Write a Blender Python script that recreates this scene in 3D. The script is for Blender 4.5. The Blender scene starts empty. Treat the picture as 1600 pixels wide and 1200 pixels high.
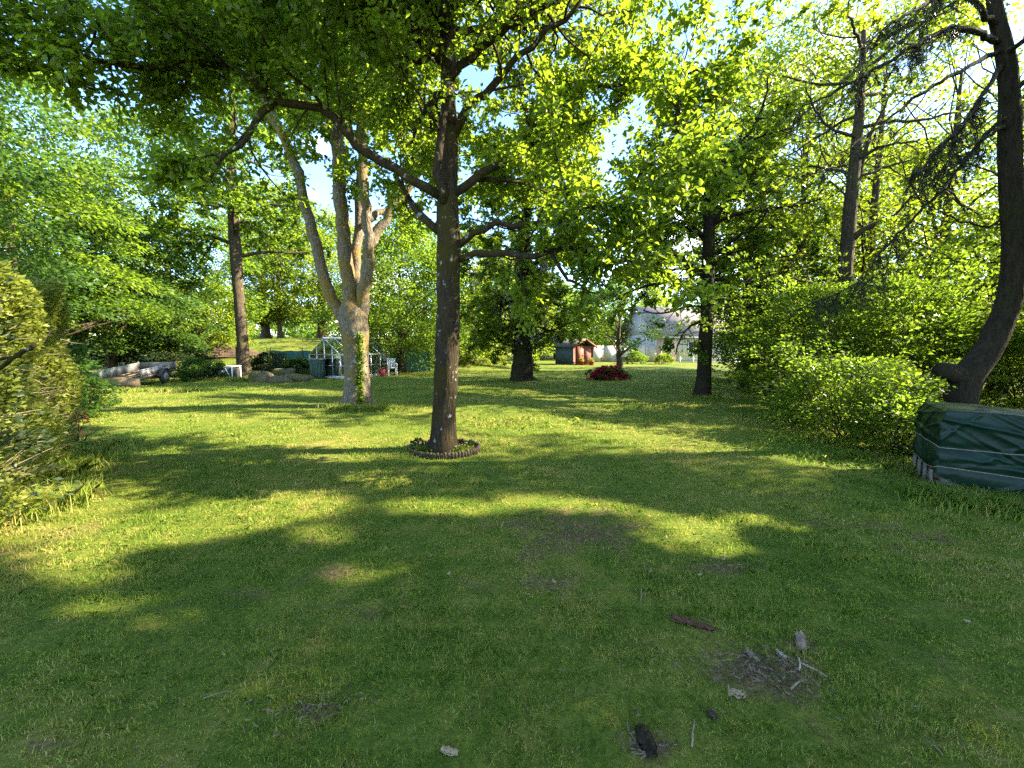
import bpy, math, random
import numpy as np
from mathutils import Vector

sc = bpy.context.scene
COL = sc.collection
R = math.radians
rng = np.random.default_rng(7)
random.seed(7)

# ------------------------------------------------------------------ camera
CAM_H, F, PITCH = 1.6, 650.0, math.atan(60 / 650.0)
cd = bpy.data.cameras.new('camera')
cam = bpy.data.objects.new('camera', cd)
COL.objects.link(cam)
cam.location = (0, 0, CAM_H)
cam.rotation_euler = (math.pi / 2 - PITCH, 0, 0)
cd.sensor_width = 36
cd.lens = 36 * F / 1600
cd.clip_start = 0.05
cd.clip_end = 2000
sc.camera = cam

# ------------------------------------------------------------------ light
SUN_AZ, SUN_EL = R(84), R(35)
SUN = np.array([math.sin(SUN_AZ) * math.cos(SUN_EL), math.cos(SUN_AZ) * math.cos(SUN_EL), math.sin(SUN_EL)])
sl = bpy.data.lights.new('sun', 'SUN')
so = bpy.data.objects.new('sun', sl)
COL.objects.link(so)
sl.energy = 5.0
sl.angle = R(0.55)
sl.color = (1.0, 0.88, 0.66)
so.rotation_euler = Vector(SUN).to_track_quat('Z', 'Y').to_euler()

w = bpy.data.worlds.new('World')
sc.world = w
w.use_nodes = True
nt = w.node_tree
bg = nt.nodes['Background']
sky = nt.nodes.new('ShaderNodeTexSky')
sky.sky_type = 'NISHITA'
sky.sun_disc = False
sky.sun_elevation = SUN_EL
sky.sun_rotation = SUN_AZ
sky.air_density = 0.8
sky.dust_density = 0.4
sky.ozone_density = 1.9
tcw = nt.nodes.new('ShaderNodeTexCoord')
mp = nt.nodes.new('ShaderNodeMapping')
mp.inputs['Scale'].default_value = (1.6, 1.6, 3.2)
mp.inputs['Location'].default_value = (1.35, 0.6, 0.1)
nz = nt.nodes.new('ShaderNodeTexNoise')
nz.inputs['Scale'].default_value = 1.7
nz.inputs['Detail'].default_value = 6
cr = nt.nodes.new('ShaderNodeValToRGB')
cr.color_ramp.elements[0].position = 0.58
cr.color_ramp.elements[1].position = 0.78
mx = nt.nodes.new('ShaderNodeMix')
mx.data_type = 'RGBA'
nt.links.new(tcw.outputs['Generated'], mp.inputs['Vector'])
nt.links.new(mp.outputs['Vector'], nz.inputs['Vector'])
nt.links.new(nz.outputs['Fac'], cr.inputs['Fac'])
nt.links.new(cr.outputs['Color'], mx.inputs[0])
hs_ = nt.nodes.new('ShaderNodeHueSaturation')
hs_.inputs['Saturation'].default_value = 1.10
nt.links.new(sky.outputs['Color'], hs_.inputs['Color'])
nt.links.new(hs_.outputs['Color'], mx.inputs[6])
mx.inputs[7].default_value = (9.0, 9.3, 9.8, 1)
nt.links.new(mx.outputs[2], bg.inputs['Color'])
bg.inputs['Strength'].default_value = 0.135

sc.view_settings.view_transform = 'Standard'
sc.view_settings.look = 'None'
sc.view_settings.exposure = 2.68
sc.view_settings.gamma = 1.0
sc.render.engine = 'CYCLES'
cy = sc.cycles
cy.max_bounces = 7
cy.diffuse_bounces = 4
cy.glossy_bounces = 3
cy.transmission_bounces = 6
cy.transparent_max_bounces = 8
cy.caustics_reflective = False
cy.caustics_refractive = False
cy.sample_clamp_indirect = 4
cy.use_denoising = False

# ------------------------------------------------------------------ projection helpers
CP, SP = math.cos(PITCH), math.sin(PITCH)


def W(px, py, Y):
    """world point seen at pixel (px,py) of the 1600x1200 photo at distance Y ahead"""
    xc, yc = (px - 800) / F, (600 - py) / F
    d = np.array([xc, CP + yc * SP, -SP + yc * CP])
    p = d * (Y / d[1])
    return np.array([p[0], p[1], p[2] + CAM_H])


def G(px, py):
    xc, yc = (px - 800) / F, (600 - py) / F
    d = np.array([xc, CP + yc * SP, -SP + yc * CP])
    t = -CAM_H / d[2]
    return np.array([d[0] * t, d[1] * t, 0.0])


def sst(a, b, x):
    t = np.clip((x - a) / (b - a), 0, 1)
    return t * t * (3 - 2 * t)


def terrain(x, y):
    x = np.asarray(x, float)
    y = np.asarray(y, float)
    h = 2.3 * sst(23, 40, y) * sst(1.0, -9.0, x)
    h = h + 3.0 * sst(60, 160, y)
    h = h + 0.025 * np.sin(x * 0.9 + 1.3) * np.sin(y * 0.7 + 0.4) * sst(1, 4, np.abs(y) + np.abs(x) * .3)
    return h


def ground(px, py):
    p = G(px, py)
    p[2] = float(terrain(p[0], p[1]))
    return p


def at(x, y, dz=0.0):
    return np.array([x, y, float(terrain(x, y)) + dz])


# ------------------------------------------------------------------ materials
def mat(name):
    m = bpy.data.materials.new(name)
    m.use_nodes = True
    t = m.node_tree
    for n in list(t.nodes):
        t.nodes.remove(n)
    o = t.nodes.new('ShaderNodeOutputMaterial')
    return m, t, o


def nd(t, kind, **kw):
    n = t.nodes.new(kind)
    for k, v in kw.items():
        if k in n.inputs:
            n.inputs[k].default_value = v
        else:
            setattr(n, k, v)
    return n


def ramp(t, stops):
    n = t.nodes.new('ShaderNodeValToRGB')
    e = n.color_ramp.elements
    while len(e) < len(stops):
        e.new(0.5)
    for i, (p, c) in enumerate(stops):
        e[i].position = p
        e[i].color = (c[0], c[1], c[2], 1)
    return n


def simple(name, col, rough=0.7, metal=0.0, var=0.25, scale=8.0, bump=0.15, spec=0.4):
    """a plain stuff with mottling and slight bump"""
    m, t, o = mat(name)
    b = nd(t, 'ShaderNodeBsdfPrincipled')
    b.inputs['Roughness'].default_value = rough
    b.inputs['Metallic'].default_value = metal
    b.inputs['Specular IOR Level'].default_value = spec
    tc = nd(t, 'ShaderNodeTexCoord')
    n = nd(t, 'ShaderNodeTexNoise', Scale=scale, Detail=6.0, Roughness=0.65)
    t.links.new(tc.outputs['Object'], n.inputs['Vector'])
    lo = [c * (1 - var) for c in col]
    hi = [min(1, c * (1 + var)) for c in col]
    r = ramp(t, [(0.3, lo), (0.7, hi)])
    t.links.new(n.outputs['Fac'], r.inputs['Fac'])
    t.links.new(r.outputs['Color'], b.inputs['Base Color'])
    bp = nd(t, 'ShaderNodeBump', Strength=bump, Distance=0.02)
    t.links.new(n.outputs['Fac'], bp.inputs['Height'])
    t.links.new(bp.outputs['Normal'], b.inputs['Normal'])
    t.links.new(b.outputs['BSDF'], o.inputs['Surface'])
    return m


def leaf_mat(name, c_dark, c_light, trans, tmix=0.5, gloss=0.25, nscale=0.7):
    m, t, o = mat(name)
    geo = nd(t, 'ShaderNodeNewGeometry')
    n = nd(t, 'ShaderNodeTexNoise', Scale=nscale, Detail=2.0)
    t.links.new(geo.outputs['Position'], n.inputs['Vector'])
    a = nd(t, 'ShaderNodeMath', operation='MULTIPLY_ADD')
    t.links.new(geo.outputs['Random Per Island'], a.inputs[0])
    a.inputs[1].default_value = 0.6
    s = nd(t, 'ShaderNodeMath', operation='MULTIPLY_ADD')
    t.links.new(n.outputs['Fac'], s.inputs[0])
    s.inputs[1].default_value = 1.2
    s.inputs[2].default_value = -0.4
    t.links.new(s.outputs[0], a.inputs[2])
    r1 = ramp(t, [(0.0, c_dark), (1.0, c_light)])
    t.links.new(a.outputs[0], r1.inputs['Fac'])
    tl = [c * 1.25 for c in trans]
    td = [trans[0] * .6, trans[1] * .75, trans[2] * .7]
    r2 = ramp(t, [(0.0, td), (1.0, tl)])
    t.links.new(a.outputs[0], r2.inputs['Fac'])
    b = nd(t, 'ShaderNodeBsdfPrincipled')
    b.inputs['Roughness'].default_value = 0.45
    b.inputs['Specular IOR Level'].default_value = gloss
    t.links.new(r1.outputs['Color'], b.inputs['Base Color'])
    tr = nd(t, 'ShaderNodeBsdfTranslucent')
    t.links.new(r2.outputs['Color'], tr.inputs['Color'])
    mxs = nd(t, 'ShaderNodeMixShader')
    mxs.inputs['Fac'].default_value = tmix
    t.links.new(b.outputs['BSDF'], mxs.inputs[1])
    t.links.new(tr.outputs['BSDF'], mxs.inputs[2])
    t.links.new(mxs.outputs[0], o.inputs['Surface'])
    return m


def bark_mat(name, dark, light, moss=(0.10, 0.11, 0.02), moss_amt=0.5, lichen=0.5, zs=3.0):
    m, t, o = mat(name)
    geo = nd(t, 'ShaderNodeNewGeometry')
    mpn = nd(t, 'ShaderNodeMapping')
    mpn.inputs['Scale'].default_value = (14, 14, zs)
    t.links.new(geo.outputs['Position'], mpn.inputs['Vector'])
    n1 = nd(t, 'ShaderNodeTexNoise', Scale=1.6, Detail=7.0, Roughness=0.7)
    t.links.new(mpn.outputs['Vector'], n1.inputs['Vector'])
    v = nd(t, 'ShaderNodeTexVoronoi', Scale=1.5, feature='DISTANCE_TO_EDGE')
    t.links.new(mpn.outputs['Vector'], v.inputs['Vector'])
    r = ramp(t, [(0.32, dark), (0.68, light)])
    t.links.new(n1.outputs['Fac'], r.inputs['Fac'])
    # moss
    n2 = nd(t, 'ShaderNodeTexNoise', Scale=1.7, Detail=6.0, Roughness=0.65)
    t.links.new(geo.outputs['Position'], n2.inputs['Vector'])
    rm = ramp(t, [(0.62 - 0.25 * moss_amt, (0, 0, 0)), (0.80 - 0.25 * moss_amt, (1, 1, 1))])
    t.links.new(n2.outputs['Fac'], rm.inputs['Fac'])
    m1 = nd(t, 'ShaderNodeMix', data_type='RGBA')
    t.links.new(rm.outputs['Color'], m1.inputs[0])
    t.links.new(r.outputs['Color'], m1.inputs[6])
    m1.inputs[7].default_value = (*moss, 1)
    # lichen flecks
    n3 = nd(t, 'ShaderNodeTexNoise', Scale=9.0, Detail=5.0, Roughness=0.6)
    t.links.new(geo.outputs['Position'], n3.inputs['Vector'])
    rl = ramp(t, [(0.66 - 0.08 * lichen, (0, 0, 0)), (0.72 - 0.08 * lichen, (1, 1, 1))])
    t.links.new(n3.outputs['Fac'], rl.inputs['Fac'])
    ml = nd(t, 'ShaderNodeMath', operation='MULTIPLY')
    t.links.new(rl.outputs['Color'], ml.inputs[0])
    ml.inputs[1].default_value = 0.75 if lichen > 0 else 0.0
    m2 = nd(t, 'ShaderNodeMix', data_type='RGBA')
    t.links.new(ml.outputs[0], m2.inputs[0])
    t.links.new(m1.outputs[2], m2.inputs[6])
    m2.inputs[7].default_value = (0.33, 0.34, 0.29, 1)
    b = nd(t, 'ShaderNodeBsdfPrincipled')
    b.inputs['Roughness'].default_value = 0.9
    b.inputs['Specular IOR Level'].default_value = 0.15
    t.links.new(m2.outputs[2], b.inputs['Base Color'])
    ad = nd(t, 'ShaderNodeMath', operation='ADD')
    t.links.new(n1.outputs['Fac'], ad.inputs[0])
    mn = nd(t, 'ShaderNodeMath', operation='MINIMUM')
    t.links.new(v.outputs['Distance'], mn.inputs[0])
    mn.inputs[1].default_value = 0.3
    t.links.new(mn.outputs[0], ad.inputs[1])
    bp = nd(t, 'ShaderNodeBump', Strength=0.9, Distance=0.03)
    t.links.new(ad.outputs[0], bp.inputs['Height'])
    t.links.new(bp.outputs['Normal'], b.inputs['Normal'])
    t.links.new(b.outputs['BSDF'], o.inputs['Surface'])
    return m


# ---- lawn colours shared by the sheet and the blades
SOIL = [(900, 830, 110, 40, .75), (930, 780, 60, 12, .4), (1190, 1045, 85, 38, .95), (860, 915, 60, 16, .55),
        (1140, 890, 70, 16, .55), (640, 960, 120, 26, .3), (490, 1105, 90, 28, .5), (1010, 1165, 40, 28, .7),
        (1390, 830, 110, 28, .45), (760, 1110, 60, 20, .4), (520, 900, 90, 20, .35), (240, 730, 80, 10, .4),
        (110, 830, 60, 14, .6), (1230, 770, 90, 10, .4), (700, 905, 50, 10, .35), (70, 1165, 60, 20, .5),
        (700, 690, 46, 14, .8), (390, 925, 40, 10, .5), (1250, 1010, 24, 14, .6)]


def soil_value(t, pos_socket):
    """max of soft ellipses fixed in the ground, broken up by noise"""
    n = nd(t, 'ShaderNodeTexNoise', Scale=2.6, Detail=6.0, Roughness=0.7)
    t.links.new(pos_socket, n.inputs['Vector'])
    acc = None
    for (px, py, rx, ry, s) in SOIL:
        c = G(px, py)
        rxw = abs(G(px + rx, py)[0] - c[0])
        ryw = abs(G(px, py - ry)[1] - c[1])
        mpn = nd(t, 'ShaderNodeMapping')
        mpn.inputs['Scale'].default_value = (1 / rxw, 1 / ryw, 0)
        mpn.inputs['Location'].default_value = (-c[0] / rxw, -c[1] / ryw, 0)
        t.links.new(pos_socket, mpn.inputs['Vector'])
        ln = nd(t, 'ShaderNodeVectorMath', operation='LENGTH')
        t.links.new(mpn.outputs['Vector'], ln.inputs[0])
        mr = nd(t, 'ShaderNodeMapRange')
        mr.inputs['From Min'].default_value = 1.5
        mr.inputs['From Max'].default_value = 0.0
        mr.inputs['To Min'].default_value = 0.0
        mr.inputs['To Max'].default_value = s
        t.links.new(ln.outputs['Value'], mr.inputs['Value'])
        if acc is None:
            acc = mr.outputs['Result']
        else:
            mxn = nd(t, 'ShaderNodeMath', operation='MAXIMUM')
            t.links.new(acc, mxn.inputs[0])
            t.links.new(mr.outputs['Result'], mxn.inputs[1])
            acc = mxn.outputs[0]
    a = nd(t, 'ShaderNodeMath', operation='MULTIPLY_ADD')
    t.links.new(n.outputs['Fac'], a.inputs[0])
    a.inputs[1].default_value = 2.6
    a.inputs[2].default_value = -1.3
    b = nd(t, 'ShaderNodeMath', operation='ADD')
    t.links.new(acc, b.inputs[0])
    t.links.new(a.outputs[0], b.inputs[1])
    mr = nd(t, 'ShaderNodeMapRange')
    mr.inputs['From Min'].default_value = 0.22
    mr.inputs['From Max'].default_value = 0.68
    t.links.new(b.outputs[0], mr.inputs['Value'])
    return mr.outputs['Result']


def grass_colour(t, pos, extra=None):
    n1 = nd(t, 'ShaderNodeTexNoise', Scale=0.55, Detail=5.0, Roughness=0.6)
    t.links.new(pos, n1.inputs['Vector'])
    n2 = nd(t, 'ShaderNodeTexNoise', Scale=5.0, Detail=4.0, Roughness=0.7)
    t.links.new(pos, n2.inputs['Vector'])
    a = nd(t, 'ShaderNodeMath', operation='ADD')
    t.links.new(n1.outputs['Fac'], a.inputs[0])
    t.links.new(n2.outputs['Fac'], a.inputs[1])
    h = nd(t, 'ShaderNodeMath', operation='MULTIPLY')
    h.operation = 'MULTIPLY_ADD'
    h.inputs[1].default_value = 0.78
    h.inputs[2].default_value = -0.28
    t.links.new(a.outputs[0], h.inputs[0])
    last = h.outputs[0]
    if extra is not None:
        e = nd(t, 'ShaderNodeMath', operation='MULTIPLY_ADD')
        t.links.new(extra, e.inputs[0])
        e.inputs[1].default_value = 0.40
        t.links.new(last, e.inputs[2])
        e2 = nd(t, 'ShaderNodeMath', operation='SUBTRACT')
        t.links.new(e.outputs[0], e2.inputs[0])
        e2.inputs[1].default_value = 0.20
        last = e2.outputs[0]
    r = ramp(t, [(0.28, (0.060, 0.108, 0.011)), (0.46, (0.105, 0.148, 0.017)), (0.60, (0.158, 0.178, 0.027)),
                 (0.76, (0.25, 0.205, 0.07))])
    t.links.new(last, r.inputs['Fac'])
    return r.outputs['Color']


def make_lawn_mat():
    m, t, o = mat('lawn_turf')
    geo = nd(t, 'ShaderNodeNewGeometry')
    pos = geo.outputs['Position']
    c = grass_colour(t, pos)
    s = soil_value(t, pos)
    n = nd(t, 'ShaderNodeTexNoise', Scale=38.0, Detail=6.0, Roughness=0.75)
    t.links.new(pos, n.inputs['Vector'])
    rs = ramp(t, [(0.3, (0.058, 0.038, 0.015)), (0.52, (0.13, 0.090, 0.038)), (0.70, (0.24, 0.18, 0.085))])
    t.links.new(n.outputs['Fac'], rs.inputs['Fac'])
    mm = nd(t, 'ShaderNodeMix', data_type='RGBA')
    t.links.new(s, mm.inputs[0])
    # fine value break-up of the turf
    rg = ramp(t, [(0.3, (0.42, 0.40, 0.38)), (0.7, (1.25, 1.2, 1.15))])
    t.links.new(n.outputs['Fac'], rg.inputs['Fac'])
    mu = nd(t, 'ShaderNodeMix', data_type='RGBA', blend_type='MULTIPLY')
    mu.inputs[0].default_value = 1.0
    t.links.new(c, mu.inputs[6])
    t.links.new(rg.outputs['Color'], mu.inputs[7])
    t.links.new(mu.outputs[2], mm.inputs[6])
    t.links.new(rs.outputs['Color'], mm.inputs[7])
    b = nd(t, 'ShaderNodeBsdfPrincipled')
    b.inputs['Roughness'].default_value = 0.95
    b.inputs['Specular IOR Level'].default_value = 0.1
    t.links.new(mm.outputs[2], b.inputs['Base Color'])
    bp = nd(t, 'ShaderNodeBump', Strength=0.8, Distance=0.03)
    t.links.new(n.outputs['Fac'], bp.inputs['Height'])
    t.links.new(bp.outputs['Normal'], b.inputs['Normal'])
    t.links.new(b.outputs['BSDF'], o.inputs['Surface'])
    return m


def make_blade_mat():
    m, t, o = mat('grass_blades')
    geo = nd(t, 'ShaderNodeNewGeometry')
    pos = geo.outputs['Position']
    c = grass_colour(t, pos, geo.outputs['Random Per Island'])
    b = nd(t, 'ShaderNodeBsdfPrincipled')
    b.inputs['Roughness'].default_value = 0.55
    b.inputs['Specular IOR Level'].default_value = 0.2
    hs = nd(t, 'ShaderNodeHueSaturation')
    hs.inputs['Value'].default_value = 1.45
    t.links.new(c, hs.inputs['Color'])
    t.links.new(hs.outputs['Color'], b.inputs['Base Color'])
    h2 = nd(t, 'ShaderNodeHueSaturation')
    h2.inputs['Value'].default_value = 2.6
    t.links.new(c, h2.inputs['Color'])
    tr = nd(t, 'ShaderNodeBsdfTranslucent')
    t.links.new(h2.outputs['Color'], tr.inputs['Color'])
    mxs = nd(t, 'ShaderNodeMixShader')
    mxs.inputs['Fac'].default_value = 0.4
    t.links.new(b.outputs['BSDF'], mxs.inputs[1])
    t.links.new(tr.outputs['BSDF'], mxs.inputs[2])
    t.links.new(mxs.outputs[0], o.inputs['Surface'])
    return m


M = {}
M['lawn'] = make_lawn_mat()
M['blade'] = make_blade_mat()
M['oak'] = leaf_mat('oak_leaf', (0.038, 0.070, 0.008), (0.105, 0.145, 0.016), (0.33, 0.43, 0.022), 0.54)
M['oak_bright'] = leaf_mat('young_oak_leaf', (0.055, 0.092, 0.010), (0.120, 0.155, 0.018), (0.32, 0.40, 0.020), 0.52)
M['beech'] = leaf_mat('beech_leaf', (0.036, 0.070, 0.008), (0.088, 0.132, 0.016), (0.25, 0.36, 0.022), 0.52)
M['yellow'] = leaf_mat('spring_leaf', (0.070, 0.110, 0.010), (0.15, 0.185, 0.020), (0.36, 0.43, 0.022), 0.54)
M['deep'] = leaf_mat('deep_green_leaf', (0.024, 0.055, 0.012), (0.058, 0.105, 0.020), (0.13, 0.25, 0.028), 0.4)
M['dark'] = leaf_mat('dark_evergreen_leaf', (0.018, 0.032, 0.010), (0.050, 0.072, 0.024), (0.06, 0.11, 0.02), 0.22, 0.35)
M['hedge'] = leaf_mat('hedge_leaf', (0.10, 0.135, 0.020), (0.24, 0.26, 0.045), (0.42, 0.46, 0.05), 0.38, 0.3)
M['needle'] = leaf_mat('spruce_needles', (0.014, 0.021, 0.007), (0.036, 0.044, 0.016), (0.04, 0.055, 0.012), 0.15, 0.15)
M['wist'] = leaf_mat('wisteria_flower', (0.16, 0.13, 0.26), (0.32, 0.28, 0.44), (0.3, 0.25, 0.45), 0.4, 0.1)
M['red'] = leaf_mat('red_flower', (0.20, 0.008, 0.020), (0.42, 0.02, 0.05), (0.4, 0.02, 0.05), 0.35, 0.1)
M['redleaf'] = leaf_mat('red_leaf', (0.22, 0.03, 0.02), (0.36, 0.07, 0.05), (0.4, 0.08, 0.05), 0.4, 0.2)
M['bark'] = bark_mat('oak_bark', (0.011, 0.008, 0.0045), (0.052, 0.037, 0.021), (0.040, 0.031, 0.005), 0.6, 0.5)
M['pale_bark'] = bark_mat('pale_bark', (0.06, 0.046, 0.030), (0.23, 0.19, 0.135), (0.19, 0.125, 0.018), 0.6, 0.6, 6.0)
M['dark_bark'] = bark_mat('dark_bark', (0.010, 0.008, 0.005), (0.042, 0.031, 0.018), (0.026, 0.028, 0.006), 0.5, 0.0)
M['far_bark'] = bark_mat('far_bark', (0.03, 0.022, 0.014), (0.11, 0.082, 0.052), (0.09, 0.08, 0.02), 0.3, 0.3)
M['twig'] = simple('twig_wood', (0.26, 0.20, 0.13), 0.9, var=0.4)
M['alu'] = simple('aluminium', (0.55, 0.57, 0.58), 0.35, 0.85, 0.1, bump=0.03)
M['galv'] = simple('galvanised_sheet', (0.20, 0.20, 0.195), 0.5, 0.35, 0.25, 3.0, 0.08)
M['black'] = simple('black_rubber', (0.02, 0.02, 0.02), 0.8)
M['dark_metal'] = simple('dark_metal', (0.05, 0.05, 0.05), 0.6, 0.3)
M['redpaint'] = simple('red_paint', (0.32, 0.03, 0.03), 0.5)
M['stripe'] = simple('dull_red_stripe', (0.14, 0.018, 0.016), 0.6)
M['white'] = simple('white_paint', (0.72, 0.72, 0.70), 0.5, var=0.1, bump=0.04)
M['oldwood'] = simple('weathered_wood', (0.20, 0.14, 0.085), 0.9, var=0.45, scale=14)
M['greywood'] = simple('grey_pallet_wood', (0.13, 0.11, 0.08), 0.9, var=0.35, scale=14)
M['logedge'] = simple('log_edging_wood', (0.040, 0.027, 0.015), 0.9, var=0.45, scale=16)
M['barkbit'] = simple('red_brown_bark', (0.17, 0.070, 0.040), 0.9, var=0.5, scale=20, bump=0.5)
M['palewood'] = simple('pale_split_wood', (0.27, 0.20, 0.105), 0.85, var=0.3, scale=20)
M['greystick'] = simple('grey_stick', (0.21, 0.165, 0.105), 0.9, var=0.35, scale=20)
M['bin'] = simple('green_plastic', (0.055, 0.095, 0.075), 0.5, var=0.15, bump=0.05)
M['rock'] = bark_mat('mossy_stone', (0.06, 0.048, 0.03), (0.16, 0.13, 0.085), (0.085, 0.09, 0.015), 0.8, 0.4, 14.0)
M['shedroof'] = simple('shed_roof_felt', (0.075, 0.066, 0.062), 0.9, var=0.25)
M['shedred'] = simple('red_stained_boards', (0.20, 0.055, 0.03), 0.75, var=0.3, scale=12)
M['shedblue'] = simple('dark_blue_boards', (0.045, 0.075, 0.105), 0.75, var=0.25, scale=12)
M['render'] = simple('pale_wall_render', (0.62, 0.56, 0.50), 0.9, var=0.1, scale=5, bump=0.05)
M['pink'] = simple('pink_brick', (0.52, 0.34, 0.28), 0.9, var=0.2, scale=16, bump=0.1)
M['slate'] = simple('grey_roof_slate', (0.30, 0.235, 0.20), 0.8, var=0.25, scale=10, bump=0.2)
M['beige'] = simple('beige_concrete', (0.50, 0.43, 0.35), 0.9, var=0.2, scale=6)
M['net'] = simple('green_windbreak_net', (0.055, 0.16, 0.14), 0.85, var=0.2, scale=5)
M['wire'] = simple('dark_wire', (0.06, 0.06, 0.05), 0.6, 0.4)
M['rope'] = simple('pale_rope', (0.20, 0.175, 0.115), 0.9)
M['clay'] = simple('terracotta', (0.36, 0.15, 0.08), 0.85)
M['soilpile'] = simple('brown_litter', (0.07, 0.045, 0.028), 0.95, var=0.5, scale=10, bump=0.5)
M['dark_in'] = simple('dark_interior', (0.03, 0.03, 0.03), 0.9)
M['crumb'] = simple('bark_crumb', (0.13, 0.095, 0.058), 0.95, var=0.6, scale=30)
M['scrap'] = bark_mat('bark_scrap', (0.040, 0.020, 0.012), (0.17, 0.075, 0.042), (0.06, 0.05, 0.03), 0.3, 0.2, 14.0)
M['pebble'] = simple('white_flint', (0.34, 0.28, 0.20), 0.8)


def tarp_mat():
    m, t, o = mat('green_tarpaulin')
    geo = nd(t, 'ShaderNodeNewGeometry')
    n = nd(t, 'ShaderNodeTexNoise', Scale=5.0, Detail=6.0, Roughness=0.6, Distortion=1.2)
    t.links.new(geo.outputs['Position'], n.inputs['Vector'])
    r = ramp(t, [(0.3, (0.0025, 0.014, 0.007)), (0.7, (0.005, 0.024, 0.012))])
    t.links.new(n.outputs['Fac'], r.inputs['Fac'])
    b = nd(t, 'ShaderNodeBsdfPrincipled')
    b.inputs['Roughness'].default_value = 0.40
    b.inputs['Specular IOR Level'].default_value = 0.22
    t.links.new(r.outputs['Color'], b.inputs['Base Color'])
    bp = nd(t, 'ShaderNodeBump', Strength=0.22, Distance=0.03)
    t.links.new(n.outputs['Fac'], bp.inputs['Height'])
    t.links.new(bp.outputs['Normal'], b.inputs['Normal'])
    t.links.new(b.outputs['BSDF'], o.inputs['Surface'])
    return m


M['tarp'] = tarp_mat()


def glass_mat():
    m, t, o = mat('greenhouse_glass')
    tr = nd(t, 'ShaderNodeBsdfTransparent')
    tr.inputs['Color'].default_value = (0.86, 0.92, 0.92, 1)
    g = nd(t, 'ShaderNodeBsdfGlossy')
    g.inputs['Roughness'].default_value = 0.08
    lw = nd(t, 'ShaderNodeFresnel')
    lw.inputs['IOR'].default_value = 1.8
    mxs = nd(t, 'ShaderNodeMixShader')
    t.links.new(lw.outputs[0], mxs.inputs['Fac'])
    t.links.new(tr.outputs[0], mxs.inputs[1])
    t.links.new(g.outputs[0], mxs.inputs[2])
    t.links.new(mxs.outputs[0], o.inputs['Surface'])
    return m


M['glass'] = glass_mat()
M['pane'] = simple('window_pane', (0.06, 0.07, 0.08), 0.15, var=0.2, bump=0.0, spec=0.8)


# ------------------------------------------------------------------ mesh helpers
def mesh_np(name, V, faces, material, parent=None, smooth=False):
    """V (n,3) ; faces: int array (m,k)"""
    V = np.asarray(V, np.float32)
    faces = np.asarray(faces, np.int32)
    me = bpy.data.meshes.new(name)
    m, k = faces.shape
    me.vertices.add(len(V))
    me.vertices.foreach_set('co', V.ravel())
    me.loops.add(m * k)
    me.loops.foreach_set('vertex_index', faces.ravel())
    me.polygons.add(m)
    me.polygons.foreach_set('loop_start', np.arange(0, m * k, k, dtype=np.int32))
    me.polygons.foreach_set('loop_total', np.full(m, k, np.int32))
    if smooth:
        me.polygons.foreach_set('use_smooth', np.ones(m, bool))
    me.materials.append(material)
    me.update(calc_edges=True)
    me.validate()
    o = bpy.data.objects.new(name, me)
    COL.objects.link(o)
    if parent is not None:
        o.parent = parent
    return o


class MB:
    """collects shapes into one mesh"""

    def __init__(self):
        self.V, self.Q, self.n = [], [], 0

    def add(self, V, Q):
        V = np.asarray(V, float)
        Q = np.asarray(Q, int)
        self.V.append(V)
        self.Q.append(Q + self.n)
        self.n += len(V)

    def box(self, c, s, rz=0.0, ax=None):
        x, y, z = [d / 2 for d in s]
        V = np.array([[-x, -y, -z], [x, -y, -z], [x, y, -z], [-x, y, -z], [-x, -y, z], [x, -y, z], [x, y, z], [-x, y, z]])
        if ax is not None:
            V = V @ np.array(ax)
        if rz:
            ca, sa = math.cos(rz), math.sin(rz)
            V = V @ np.array([[ca, sa, 0], [-sa, ca, 0], [0, 0, 1]])
        self.add(V + np.array(c), [[0, 3, 2, 1], [4, 5, 6, 7], [0, 1, 5, 4], [1, 2, 6, 5], [2, 3, 7, 6], [3, 0, 4, 7]])

    def bar(self, a, b, w, h=None):
        """square bar from a to b"""
        a, b = np.array(a, float), np.array(b, float)
        d = b - a
        L = np.linalg.norm(d)
        d /= L
        up = np.array([0, 0, 1.0]) if abs(d[2]) < 0.95 else np.array([0, 1.0, 0])
        s = np.cross(d, up)
        s /= np.linalg.norm(s)
        u = np.cross(s, d)
        self.box((a + b) / 2, (L, w, h or w), ax=[d, s, u])

    def tube(self, pts, rad, n=8, **kw):
        self.add(*tube_np(pts, rad, n, **kw))

    def quad(self, pts):
        self.add(pts, [[0, 1, 2, 3]])

    def build(self, name, material, parent=None, smooth=False):
        return mesh_np(name, np.concatenate(self.V), np.concatenate(self.Q), material, parent, smooth)


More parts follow.
